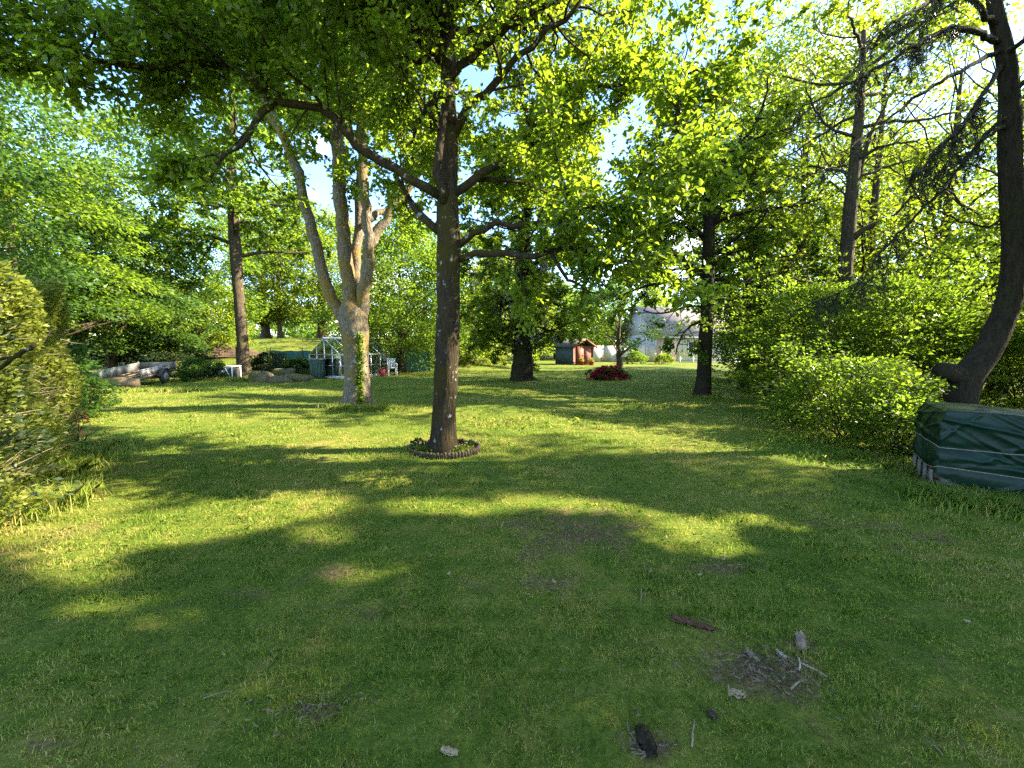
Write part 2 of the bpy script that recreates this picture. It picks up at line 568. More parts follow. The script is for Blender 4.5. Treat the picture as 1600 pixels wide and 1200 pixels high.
def tube_np(pts, rad, n=8, lump=0.0, flare=None, cap=True):
    pts = np.asarray(pts, float)
    k = len(pts)
    rad = np.broadcast_to(np.asarray(rad, float), (k,)).copy()
    T = np.gradient(pts, axis=0)
    T /= np.linalg.norm(T, axis=1)[:, None] + 1e-9
    ref = np.array([1.0, 0, 0]) if abs(T[0][0]) < 0.8 else np.array([0, 1.0, 0])
    u = ref - T[0] * np.dot(ref, T[0])
    u /= np.linalg.norm(u)
    th = np.linspace(0, 2 * math.pi, n, endpoint=False)
    V = np.empty((k, n, 3))
    for i in range(k):
        u = u - T[i] * np.dot(u, T[i])
        u /= np.linalg.norm(u) + 1e-9
        v = np.cross(T[i], u)
        r = np.full(n, rad[i])
        if lump:
            r = r * (1 + lump * (np.sin(th * 3 + i * 0.5) * 0.35 + np.sin(th * 5 + i * 0.9 + 1) * 0.3 + rng.normal(0, 0.35, n)))
        if flare is not None:
            r = r * (1 + flare[i] * (0.5 + 0.5 * np.sin(th * 5 + 0.7)) ** 2)
        V[i] = pts[i] + np.outer(np.cos(th) * r, u) + np.outer(np.sin(th) * r, v)
    a = np.arange(k - 1)[:, None] * n + np.arange(n)[None, :]
    b = np.arange(k - 1)[:, None] * n + (np.arange(n)[None, :] + 1) % n
    Q = np.stack([a, b, b + n, a + n], -1).reshape(-1, 4)
    V = V.reshape(-1, 3)
    if cap and n % 2 == 0:
        base = (k - 1) * n
        cq = [[base + i, base + i + 1, base + n - 2 - i, base + n - 1 - i] for i in range(n // 2 - 1)]
        bq = [[n - 1 - i, n - 2 - i, i + 1, i] for i in range(n // 2 - 1)]
        Q = np.concatenate([Q, np.array(cq), np.array(bq)])
    return V, Q


def smooth_path(pts, step=0.2, jit=0.0):
    """Catmull-Rom through pts resampled; last column(s) carried along"""
    P = np.asarray(pts, float)
    if len(P) == 2:
        P = np.array([P[0], (P[0] + P[1]) / 2, P[1]])
    E = np.vstack([2 * P[0] - P[1], P, 2 * P[-1] - P[-2]])
    out = []
    for i in range(1, len(E) - 2):
        p0, p1, p2, p3 = E[i - 1:i + 3]
        m = max(2, int(np.linalg.norm((p2 - p1)[:3]) / step))
        for t in np.linspace(0, 1, m, endpoint=False):
            out.append(0.5 * ((2 * p1) + (-p0 + p2) * t + (2 * p0 - 5 * p1 + 4 * p2 - p3) * t * t + (-p0 + 3 * p1 - 3 * p2 + p3) * t ** 3))
    out.append(P[-1])
    out = np.array(out)
    if jit:
        j = rng.normal(0, jit, (len(out), 3))
        j[0] = 0
        out[:, :3] += j
    return out


def thing(name, label, cat, loc=(0, 0, 0), group=None):
    o = bpy.data.objects.new(name, None)
    o.empty_display_size = 0.2
    COL.objects.link(o)
    o.location = loc
    o['label'] = label
    o['category'] = cat
    if group:
        o['group'] = group
    return o


def tag(o, label=None, cat=None, group=None, kind=None):
    for k, v in (('label', label), ('category', cat), ('group', group), ('kind', kind)):
        if v:
            o[k] = v
    return o


# parts are built in world coordinates: shift to the thing's origin
def part(o, parent):
    o.parent = parent
    root = parent
    off = np.array(parent.location)
    while root.parent is not None:
        root = root.parent
        off = off + np.array(root.location)
    o.location = tuple(-off)
    return o


# ------------------------------------------------------------------ where the photo shows sun on the lawn
LIT = [(150, 848, 115, 34, -10), (300, 822, 190, 30, -7), (430, 795, 120, 30, -3), (250, 757, 150, 24, -4), (110, 785, 90, 50, -12),
       (490, 838, 58, 16, 0), (590, 752, 70, 13, 3), (700, 793, 120, 15, 2), (880, 788, 110, 16, 4),
       (1085, 842, 105, 36, 8), (1010, 808, 70, 14, 10), (1200, 820, 80, 13, 10), (1335, 840, 40, 8, 8),
       (340, 631, 200, 9, 2), (570, 683, 95, 14, 4), (785, 656, 95, 22, 4), (450, 720, 120, 7, 2),
       (1085, 698, 140, 13, 7), (900, 668, 120, 13, 5), (450, 612, 130, 6, 2), (760, 610, 90, 6, 2), (1000, 640, 120, 6, 4),
       (930, 625, 170, 6, 3), (1120, 573, 110, 6, 3), (130, 898, 90, 22, -4), (170, 945, 110, 20, -4), (245, 970, 60, 16, -4), (560, 900, 90, 16, 0),
       (860, 575, 70, 4, 0), (640, 640, 50, 8, 0), (1280, 725, 120, 8, 8), (520, 905, 50, 10, 0), (1190, 665, 90, 6, 6), (240, 655, 90, 7, 2)]

# things the photo shows in the sun: x, y, z, radius, share of shading leaves left out
SUNNY = [(-4.9, 4.2, 1.4, .6, .6), (-5.5, 5.0, 1.4, .7, .75), (-6.0, 5.6, 1.2, .6, .75), (-6.0, 5.6, 1.9, .6, .75), (9, 14, 3, 1.8, .6), (8.5, 12, 4.5, 1.8, .5),
         (-4.0, 11, .8, .5, .6), (-4.0, 11, 2.2, .6, .6), (-4.3, 11, 4, .6, .5), (-19, 16, 6.5, 2.4, .6),
         (-18, 33, 1.2, 2.5, .8), (-23, 35, 1.5, 3, .8), (-14, 33, 1.0, 2.5, .8), (-14.2, 16.5, .7, .6, .6),
         (5.2, 12.6, 4, 1.5, .55), (6.3, 13, 6.5, 1.8, .55), (8, 10.5, 2.3, 1.2, .6), (7.2, 8, 2.0, 1.1, .6), (6, 6.6, 1.0, .8, .7),
         (4.6, 13, 7.5, 1.5, .5), (-11.5, 20, 1.2, .6, .6), (-7.5, 20.5, 1.4, 1.2, .6)]


def shade_keep(P, p=0.97):
    """False where a leaf would shade one of the sunny patches of the lawn"""
    g = P - SUN[None, :] * (P[:, 2] / SUN[2])[:, None]
    dy = g[:, 1]
    ok = dy > 0.5
    d = np.maximum(dy * CP + CAM_H * SP, 0.1)
    px = 800 + F * g[:, 0] / d
    py = 600 - F * ((dy * SP - CAM_H * CP) / d)
    hit = np.zeros(len(P), bool)
    for (cx, cy_, rx, ry, a) in LIT:
        ca, sa = math.cos(R(a)), math.sin(R(a))
        u = (px - cx) * ca + (py - cy_) * sa
        v = -(px - cx) * sa + (py - cy_) * ca
        hit |= (u / rx) ** 2 + (v / ry) ** 2 < 1
    hit &= ok
    sun = np.zeros(len(P), bool)
    for (tx, ty, tz, tr_, tp) in SUNNY:
        v = P - np.array([tx, ty, tz])
        t = v @ SUN
        d2 = (v * v).sum(1) - t * t
        sun |= (t > tr_ * 1.3) & (d2 < tr_ * tr_) & (rng.random(len(P)) < tp)
    return ~((hit & (rng.random(len(P)) < p)) | sun)


# ------------------------------------------------------------------ leaves
def unit(A):
    return A / (np.linalg.norm(A, axis=-1, keepdims=True) + 1e-9)


def leaves(name, P, D, size, material, parent, asp=0.55, up=1.0, fold=0.18, lobed=False, prune=0.97, droop=0.25):
    P = np.asarray(P, float)
    D = np.asarray(D, float)
    if prune:
        k = shade_keep(P, prune)
        P, D = P[k], D[k]
    n = len(P)
    D = unit(D + np.array([0, 0, -droop]) + rng.normal(0, 0.25, (n, 3)))
    N = rng.normal(0, 0.55, (n, 3))
    N[:, 2] += up
    N = unit(N - D * (N * D).sum(1)[:, None])
    S = np.cross(D, N)
    L = size * rng.uniform(0.65, 1.2, n)[:, None]
    w_ = L * asp * 0.5
    if lobed:
        V = np.empty((n, 6, 3))
        V[:, 0] = P
        V[:, 1] = P + D * L * .38 + S * w_ * .62 + N * L * fold * .5
        V[:, 2] = P + D * L * .75 + S * w_ + N * L * fold * .4
        V[:, 3] = P + D * L - N * L * .1
        V[:, 4] = P + D * L * .75 - S * w_ + N * L * fold * .4
        V[:, 5] = P + D * L * .38 - S * w_ * .62 + N * L * fold * .5
        i = np.arange(n)[:, None] * 6
        Q = np.concatenate([i + np.array([[0, 1, 2, 3]]), i + np.array([[0, 3, 4, 5]])])
    else:
        V = np.empty((n, 4, 3))
        V[:, 0] = P
        V[:, 1] = P + D * L * .55 + S * w_ + N * L * fold
        V[:, 2] = P + D * L
        V[:, 3] = P + D * L * .55 - S * w_ + N * L * fold
        Q = np.arange(n)[:, None] * 4 + np.array([[0, 1, 2, 3]])
    o = mesh_np(name, V.reshape(-1, 3), Q, material)
    part(o, parent)
    return o


def expand(P, T, k, spread=1.0, jit=0.02):
    """k leaves round each point of a twig"""
    P = np.repeat(P, k, 0)
    T = np.repeat(T, k, 0)
    n = len(P)
    D = unit(T * 0.45 + rng.normal(0, spread * 0.6, (n, 3)) * np.array([1, 1, 0.65]))
    return P + rng.normal(0, jit, (n, 3)), D


def wander(start, d, L, seg, wob=0.18, up=0.03):
    d = np.asarray(d, float)
    d = d / (np.linalg.norm(d) + 1e-9)
    pts = [np.asarray(start, float)]
    for i in range(seg):
        d = d + rng.normal(0, wob, 3) + np.array([0, 0, up])
        d /= np.linalg.norm(d)
        pts.append(pts[-1] + d * L / seg)
    return np.array(pts)


class Tree:
    def __init__(self, name, label, cat, loc, bark, leaf, group=None):
        self.root = thing(name, label, cat, tuple(loc), group)
        self.bark, self.leaf = bark, leaf
        self.LP, self.LT = [], []

    def trunk(self, pts, rad, n=14, lump=0.10, flare=0.5, flen=0.6, name='trunk'):
        P = smooth_path(np.column_stack([pts, rad]), 0.15, 0.0)
        z0 = P[0, 2]
        fl = np.clip(1 - (P[:, 2] - z0) / flen, 0, 1) ** 2 * flare
        V, Q = tube_np(P[:, :3], P[:, 3], n, lump, fl)
        o = mesh_np(name, V, Q, self.bark, None, True)
        part(o, self.root)
        self.tr = P
        return o

    def branch(self, mb, pts, r0, r1, depth, spec, t0=0.15):
        """pts: path of a bough; spawns sub-branches down to leafy twigs. spec: list of (spacing, length, angle, up)"""
        k = len(pts)
        rr = np.linspace(r0, r1, k)
        mb.tube(pts, rr, 8 if r0 > 0.03 else (6 if r0 > 0.012 else 4), lump=0.12 if r0 > 0.03 else 0)
        seg = np.linalg.norm(np.diff(pts, axis=0), axis=1)
        cum = np.concatenate([[0], np.cumsum(seg)])
        Ltot = cum[-1]
        sp, ln, ang, up = spec[0]
        s = Ltot * t0 + rng.uniform(0, sp)
        while s < Ltot:
            i = min(k - 2, np.searchsorted(cum, s) - 1)
            f = (s - cum[i]) / max(seg[i], 1e-6)
            p = pts[i] * (1 - f) + pts[i + 1] * f
            T = (pts[i + 1] - pts[i]) / max(seg[i], 1e-6)
            t = s / Ltot
            a = R(ang) * rng.uniform(0.7, 1.25)
            q = rng.normal(0, 1, 3)
            q[2] *= 0.6
            q -= T * np.dot(q, T)
            q /= np.linalg.norm(q) + 1e-9
            d = T * math.cos(a) + q * math.sin(a)
            L = ln * (1.15 - 0.6 * t) * rng.uniform(0.6, 1.25)
            r = min((r0 * (1 - t) + r1 * t) * 0.6, 0.006 + L * 0.012)
            sub = wander(p, d, L, 5 if len(spec) > 1 else 6, 0.18, up)
            if len(spec) > 1:
                self.branch(mb, sub, r, r * 0.35, depth + 1, spec[1:], 0.12)
            else:
                if r0 > 0.004 and self.twigs:
                    mb.tube(sub, np.linspace(min(r, .006), 0.002, len(sub)), 4, cap=False)
                self.LP.append(sub[1:])
                self.LT.append(np.diff(sub, axis=0) / (L / 6))
            s += sp * rng.uniform(0.6, 1.4)
        # the tip carries leaves as well
        self.LP.append(pts[-2:])
        self.LT.append(np.tile((pts[-1] - pts[-2]) / (np.linalg.norm(pts[-1] - pts[-2]) + 1e-9), (2, 1)))

    twigs = True

    def limb(self, pts, r0, r1, spec, t0=0.25, name='limb', jit=0.02):
        mb = MB()
        P = smooth_path(np.asarray(pts, float), 0.22, jit)
        self.branch(mb, P, r0, r1, 0, spec, t0)
        o = mb.build(name, self.bark, None, True)
        part(o, self.root)
        return P

    def finish(self, size, per, lobed=False, name='crown', prune=0.97, asp=0.55, up=1.0, spread=1.0, jit=0.03):
        P, T = np.concatenate(self.LP), np.concatenate(self.LT)
        P, D = expand(P, T, per, spread, jit)
        self.nleaf = len(P)
        return leaves(name, P, D, size, self.leaf, self.root, asp, up, lobed=lobed, prune=prune)


def blob(n, c, r, flat=0.6):
    p = rng.normal(0, 1, (n, 3))
    p = unit(p) * (rng.random((n, 1)) ** (1 / 2.4))
    return np.asarray(c) + p * np.array([r, r, r * flat])


def clump_crown(z0, z1, rad, ncl, nlf, cr, flat=0.55, shape='round', hollow=0.45):
    """leaf points of a crown about the z axis: many uneven clumps. returns P,D, clump centres"""
    C = []
    while len(C) < ncl:
        u = rng.random()
        z = z0 + (z1 - z0) * u
        if shape == 'round':
            prof = math.sqrt(max(0.0, 1 - (2 * u - 0.85) ** 2 / 1.35)) if u < 0.99 else 0.1
        elif shape == 'cone':
            prof = (1 - u) ** 0.8 + 0.06
        else:
            prof = 0.75 + 0.25 * math.sin(u * 3.1)
        a = rng.random() * 2 * math.pi
        wob = 1 + 0.22 * math.sin(a * 3 + u * 9) + 0.15 * math.sin(a * 5 + u * 4)
        rr = rad * prof * wob * (hollow + (1 - hollow) * math.sqrt(rng.random()))
        C.append((rr * math.cos(a), rr * math.sin(a), z))
    C = np.array(C)
    Ps, Ds = [], []
    for c in C:
        s = cr * rng.uniform(0.55, 1.35)
        n = max(8, int(nlf * (s / cr) ** 2 * rng.uniform(0.7, 1.2)))
        p = blob(n, (0, 0, 0), s, flat)
        out = c * np.array([1, 1, 0.0])
        out = out / (np.linalg.norm(out) + 1e-6)
        p[:, 2] -= 0.25 * (p @ out)          # boughs droop outwards
        Ps.append(p + c)
        Ds.append(unit(p + out * 0.3 * s))
    return np.concatenate(Ps), np.concatenate(Ds), C


def clump_tree(name, label, cat, x, y, h, rad, base, tr, leafm, barkm, size=0.13, ncl=130, nlf=130, cr=0.75, flat=0.55,
               shape='round', lean=(0, 0), group=None, prune=0.97, hollow=0.45, asp=0.6, nlimb=9, up=0.8, trunk_h=0.75):
    g = at(x, y)
    T = Tree(name, label, cat, g, barkm, leafm, group)
    top = np.array([lean[0], lean[1], h * trunk_h])
    bend = rng.normal(0, 0.12, 2)
    pts = [g + np.array([0, 0, -0.15]), g + np.array([lean[0] * .1, lean[1] * .1, h * .08]),
           g + top * 0.45 + np.array([bend[0], bend[1], 0]), g + top]
    T.trunk(np.array(pts), [tr * 1.35, tr * 1.05, tr * 0.8, tr * 0.2], 10, 0.08, 0.5, 0.8)
    P, D, C = clump_crown(base, h, rad, ncl, nlf, cr, flat, shape, hollow)
    mb = MB()
    idx = rng.choice(len(C), min(nlimb * 3, len(C)), replace=False)
    for c in C[idx]:
        f = np.clip((c[2] - 0.12 * h - 0.35 * np.hypot(c[0], c[1])) / (h * trunk_h), 0.16, 0.93)
        q = smooth_path([top * f + [bend[0] * f, bend[1] * f, 0], top * f * 0.5 + c * 0.5 + [0, 0, 0.25], c], 0.5, 0.05)
        r = tr * (1 - f) * 0.42 + 0.012
        mb.tube(q + g, np.linspace(r, 0.012, len(q)), 5, cap=False)
    part(mb.build('limbs', barkm, None, True), T.root)
    P = P + g + np.array([lean[0], lean[1], 0]) * np.clip(P[:, 2:3] / h, 0, 1)
    leaves('crown', P, D, size, leafm, T.root, asp, up, prune=prune)
    return T


def bush(name, label, cat, x, y, rx, ry, h, leafm, size=0.07, n=6000, ncl=60, group=None, stems=7, shoots=0, rz=0.0, flat=0.7, prune=0, z0=0.0,
         asp=0.55, barkm=None, cr=None, up=0.8):
    g = at(x, y)
    t = thing(name, label, cat, tuple(g), group)
    cr = cr or 0.28 * min(rx, ry, h)
    Ps, Ds, C = [], [], []
    for i in range(ncl):
        u = rng.random() ** 0.8
        a = rng.random() * 2 * math.pi
        prof = math.sqrt(max(0.02, 1 - (u - 0.25) ** 2 / 0.6)) * (1 + 0.2 * math.sin(3 * a + 2 + x) + .12 * math.sin(5 * a + y)) * (1 + (.22 * math.sin(7 * a + 5 * u + x * 3) if shoots else 0))
        f = (0.4 + 0.6 * math.sqrt(rng.random())) * prof
        c = np.array([rx * f * math.cos(a), ry * f * math.sin(a), z0 + (h - z0) * (0.06 + 0.94 * u)])
        C.append(c)
        p = blob(max(5, int(n / ncl * rng.uniform(0.6, 1.4))), (0, 0, 0), cr * rng.uniform(0.6, 1.4), flat)
        Ps.append(p + c)
        Ds.append(unit(p + unit(c * np.array([1, 1, 0.5])) * cr * 0.5))
    sh = []
    for i in range(shoots):
        a = rng.random() * 2 * math.pi
        b0 = np.array([rx * .45 * math.cos(a), ry * .45 * math.sin(a), h * .25])
        q = wander(b0, (.45 * math.cos(a), .45 * math.sin(a), 1.0), h * rng.uniform(.75, 1.25), 12, .10, -.03)
        sh.append(q)
        for k in range(4, 13):
            side = rng.normal(0, 1, (16, 3)) * [.16, .16, .05] * (1.3 - k / 14)
            Ps.append(q[k] + side)
            Ds.append(unit(side + (q[k] - q[k - 1]) * .6))
    P, D = np.concatenate(Ps), np.concatenate(Ds)
    P[:, 2] = np.maximum(P[:, 2], 0.02)
    if rz:
        ca, sa = math.cos(rz), math.sin(rz)
        Rm = np.array([[ca, sa, 0], [-sa, ca, 0], [0, 0, 1]])
        P, D = P @ Rm, D @ Rm
        C = [c @ Rm for c in C]
    leaves('foliage', P + g, D, size, leafm, t, asp, up, prune=prune)
    if stems:
        mb = MB()
        for c in random.sample(C, min(stems * 3, len(C))):
            b0 = np.array([rng.normal(0, rx * .12), rng.normal(0, ry * .12), -0.05])
            q = smooth_path([b0, b0 * .5 + c * .5 + [0, 0, 0.1 * h], c], 0.25, 0.015)
            mb.tube(q + g, np.linspace(0.018, 0.005, len(q)), 4, cap=False)
        for q in sh:
            mb.tube(q + g, np.linspace(0.010, 0.003, len(q)), 4, cap=False)
        part(mb.build('stems', barkm or M['bark'], None, True), t)
    return t


exec_order = None
# ================================================================== THE GROUND
def build_ground():
    def axis(lo, hi):
        a = [0.0]
        while a[-1] < hi:
            a.append(a[-1] + max(0.18, 0.05 * abs(a[-1])))
        b = [0.0]
        while b[-1] > lo:
            b.append(b[-1] - max(0.18, 0.05 * abs(b[-1])))
        return np.array(b[::-1][:-1] + a)
    xs, ys = axis(-420, 420), axis(-60, 620)
    X, Y = np.meshgrid(xs, ys)
    Z = terrain(X, Y) + rng.normal(0, 0.006, X.shape)
    V = np.stack([X, Y, Z], -1).reshape(-1, 3)
    nx, ny = len(xs), len(ys)
    i = (np.arange(ny - 1)[:, None] * nx + np.arange(nx - 1)[None, :]).ravel()
    Q = np.stack([i, i + 1, i + 1 + nx, i + nx], -1)
    o = mesh_np('lawn', V, Q, M['lawn'], None, True)
    tag(o, kind='structure')


def soil_amount(x, y):
    s = np.zeros(len(x))
    for (px, py, rx, ry, k) in SOIL:
        c = G(px, py)
        rxw = abs(G(px + rx, py)[0] - c[0])
        ryw = abs(G(px, py - ry)[1] - c[1])
        d = np.sqrt(((x - c[0]) / rxw) ** 2 + ((y - c[1]) / ryw) ** 2)
        s = np.maximum(s, k * np.clip(1.35 - d, 0, 1))
    return s


def blades(x, y, h, wd, lean=0.5):
    n = len(x)
    z = terrain(x, y)
    B = np.stack([x, y, z - 0.004], -1)
    a = rng.random(n) * 2 * math.pi
    S = np.stack([np.cos(a), np.sin(a), np.zeros(n)], -1)
    b = rng.random(n) * 2 * math.pi
    Ln = np.stack([np.cos(b), np.sin(b), np.zeros(n)], -1) * (rng.random(n) * lean)[:, None]
    up = np.array([0, 0, 1.0])
    h = h[:, None]
    wd = wd[:, None]
    mid = B + (up + Ln * 0.5) * h * 0.55
    tip = B + (up * (1 - 0.25 * np.linalg.norm(Ln, axis=1)[:, None]) + Ln * 1.3) * h
    V = np.empty((n, 5, 3))
    V[:, 0] = B - S * wd
    V[:, 1] = B + S * wd
    V[:, 2] = mid + S * wd * .8
    V[:, 3] = tip
    V[:, 4] = mid - S * wd * .8
    return V


def build_grass():
    Vs = []
    # lawn blades, thinning out with distance
    ky = np.array([1.2, 2.0, 3.4, 5.3, 8.2, 13, 21, 30])
    kd = np.array([6500, 6000, 4000, 2100, 950, 380, 120, 50])
    kh = np.array([.033, .033, .035, .037, .040, .044, .05, .055])
    kw = np.array([.0016, .0018, .0024, .0034, .0052, .0080, .0130, .018])
    yb = 1.2 * (26 / 1.2) ** (np.arange(41) / 40)
    for y0, y1 in zip(yb[:-1], yb[1:]):
        ym = (y0 + y1) / 2
        dens, hh, ww = (float(np.interp(ym, ky, k_)) for k_ in (kd, kh, kw))
        half = lambda y: y * 1.28 + 0.4
        area = (y1 - y0) * (half(y0) + half(y1))
        n = int(area * dens)
        y = y0 + (y1 - y0) * np.sqrt(rng.random(n)) if y0 > 0 else y0 + (y1 - y0) * rng.random(n)
        x = rng.uniform(-1, 1, n) * half(y)
        x = np.clip(x, -9.5 - y * .3, 14)
        k = rng.random(n) > soil_amount(x, y) * .8
        # patchy height
        ph = 0.75 + 0.35 * np.sin(x * 2.1 + np.sin(y * 1.7) * 1.5) * np.sin(y * 2.6 + x) + 0.25 * np.sin(x * 7 + y * 5)
        x, y, ph = x[k], y[k], ph[k]
        n = len(x)
        Vs.append(blades(x, y, hh * np.clip(ph, .45, 1.5) * rng.uniform(.6, 1.5, n), ww * rng.uniform(.6, 1.3, n), 0.9))
    # long rough grass at the edges: (pixel x, pixel y, spread x m, spread y m, count, height)
    for (px, py, sx, sy, n, hh) in ((95, 735, .35, .5, 1800, .22), (55, 800, .25, .4, 1500, .24), (140, 700, .5, .3, 900, .16),
                                    (545, 640, .45, .25, 900, .20), (600, 640, .5, .25, 800, .18), (370, 596, 1.4, .4, 900, .25),
                                    (215, 612, 2.2, .3, 1200, .20), (1470, 775, .35, .2, 900, .14), (1540, 790, .5, .2, 1400, .16),
                                    (1430, 735, .3, .3, 900, .14), (1340, 715, .7, .25, 1300, .12), (1260, 690, .6, .25, 900, .12),
                                    (1600, 800, .4, .2, 1000, .14), (655, 705, .2, .15, 500, .10), (740, 700, .2, .2, 400, .08),
                                    (800, 660, .9, .5, 1500, .11), (1100, 622, .5, .2, 500, .12), (1200, 660, .7, .4, 900, .14)):
        c = G(px, py)
        x = rng.normal(c[0], sx * .6, n)
        y = rng.normal(c[1], sy * .6, n)
        Vs.append(blades(x, y, hh * rng.uniform(.4, 1.2, n), np.full(n, .0028 + .00025 * c[1]), 1.1))
    V = np.concatenate(Vs)
    n = len(V)
    # blade = quad + tip triangle, written as two quads' worth: use one 5-gon
    Q = np.arange(n)[:, None] * 5 + np.array([[0, 1, 2, 3, 4]])
    o = mesh_np('lawn_grass', V.reshape(-1, 3), Q, M['blade'])
    tag(o, 'short mown lawn grass with longer tufts along its edges', 'grass', kind='stuff')
    print('blades', n)


build_ground()
build_grass()


# ================================================================== MAIN TREES
def path(lst):
    return np.array([W(*p) for p in lst])


OAK_SPEC = [(0.22, 1.35, 62, 0.03), (0.105, 0.60, 58, 0.03)]
SHORT_SPEC = [(0.22, 0.55, 60, 0.04), (0.12, 0.32, 58, 0.02)]


def main_oak():
    Y0 = G(692, 703)[1]
    b = G(692, 703)
    T = Tree('oak_tree', 'oak with one dark trunk standing in the ring of log edging', 'tree', b, M['bark'], M['oak'])
    pts = path([(692, 712, Y0), (692, 690, Y0), (694, 640, Y0), (699, 550, Y0), (700, 450, Y0), (702, 390, Y0), (700, 340, Y0),
                (700, 290, Y0 + .05), (703, 200, Y0 + .1), (698, 100, Y0 + .2), (697, 0, Y0 + .2), (700, -150, Y0 + .1), (690, -320, Y0)])
    s = Y0 / F
    T.trunk(pts, np.array([25, 21.5, 18.5, 18.5, 17.5, 18.5, 17, 14.5, 11.5, 10, 9, 6, 2]) * s, 18, 0.07, 0.28, 0.5)
    y = Y0
    r = lambda px: px * s
    sp = OAK_SPEC
    # the long left bough and its forks
    T.limb(path([(690, 308, y), (640, 284, y - .05), (600, 256, y - .15), (560, 228, y - .2), (540, 200, y - .25), (500, 168, y - .3), (430, 160, y - .4),
                 (400, 128, y - .5), (340, 103, y - .6), (290, 90, y - .7), (268, 102, y - .75), (180, 98, y - .8), (100, 92, y - .9), (50, 105, y - 1.0), (-40, 112, y - 1.1)]), r(7.5), r(2), sp, .2)
    T.limb(path([(430, 162, y - .4), (398, 196, y - .5), (372, 228, y - .6), (345, 255, y - .7), (312, 292, y - .8)]), r(5), r(1.5), sp, .2)
    T.limb(path([(340, 103, y - .6), (310, 60, y - .5), (292, 40, y - .5), (288, -60, y - .4)]), r(5), r(2), sp, .2)
    T.limb(path([(292, 42, y - .5), (240, 38, y - .6), (200, 34, y - .7), (140, 14, y - .8), (60, 15, y - .9), (-30, 32, y - 1.0)]), r(4.5), r(1.5), sp, .2)
    T.limb(path([(686, 362, y), (655, 328, y + .2), (630, 296, y + .4), (606, 250, y + .7)]), r(7), r(2), sp, .3)
    # right side
    T.limb(path([(712, 388, y), (740, 365, y - .1), (775, 350, y - .2), (830, 350, y - .3), (890, 340, y - .35), (950, 315, y - .4), (990, 292, y - .4),
                 (1025, 235, y - .4), (1060, 207, y - .4), (1097, 182, y - .5)]), r(5.5), r(1.5), sp, .3)
    T.limb(path([(1062, 206, y - .4), (1057, 165, y - .4), (1072, 118, y - .4), (1105, 105, y - .5)]), r(2.6), r(1), sp, .2)
    T.limb(path([(714, 406, y), (745, 396, y - .2), (790, 396, y - .4), (835, 400, y - .6), (870, 392, y - .7), (930, 392, y - .8), (962, 408, y - .8), (1000, 416, y - .8), (1050, 428, y - .9)]), r(5.5), r(1.5), [(0.22, 0.9, 60, 0.08), (0.11, 0.45, 58, 0.03)], .3)
    T.limb(path([(862, 396, y - .7), (880, 428, y - .75), (898, 440, y - .8), (918, 454, y - .8), (940, 458, y - .8)]), r(3), r(1), SHORT_SPEC, .2)
    T.limb(path([(710, 302, y), (750, 275, y + .15), (790, 250, y + .3), (830, 225, y + .4), (880, 186, y + .55), (905, 145, y + .6), (940, 131, y + .6), (985, 128, y + .7), (1010, 110, y + .8)]), r(7), r(2), sp, .25)
    T.limb(path([(740, 282, y + .2), (790, 282, y + .4), (840, 292, y + .7), (870, 305, y + 1.0)]), r(4), r(1.5), sp, .25)
    T.limb(path([(703, 225, y + .1), (735, 165, y), (760, 145, y - .1), (790, 110, y - .2), (830, 70, y - .3), (880, 35, y - .4), (915, -10, y - .5)]), r(7), r(2.5), sp, .25)
    T.limb(path([(694, 318, y - .1), (683, 275, y - .25), (690, 200, y - .3), (704, 110, y - .3), (709, 30, y - .35), (712, -60, y - .4)]), r(6.5), r(3.5), sp, .3)
    T.limb(path([(697, 110, y + .2), (662, 68, y + .3), (630, 32, y + .4), (604, 0, y + .5), (560, -60, y + .6)]), r(6), r(2.5), sp, .25)
    # unseen upper boughs, toward and away from the viewer
    for i in range(16):
        f = rng.uniform(0.55, 0.97)
        k = int(f * (len(T.tr) - 1))
        p = T.tr[k, :3]
        a = i * 2.4 + rng.uniform(-.3, .3)
        L = rng.uniform(2.6, 4.6) * (1.25 - 0.5 * f)
        if math.cos(a) > 0.2 and -0.8 < math.sin(a) < 0.5 and i % 2:      # keeps the sky gap on the right
            L *= 0.72
        q = wander(p, (math.cos(a), math.sin(a), 0.35), L, 7, 0.1, 0.0)
        T.limb(q, 0.06, 0.02, sp, .2)
    T.finish(0.092, 9, True, asp=0.62, prune=.3, jit=.07)
    print('oak leaves', T.nleaf)
    return T


main_oak()


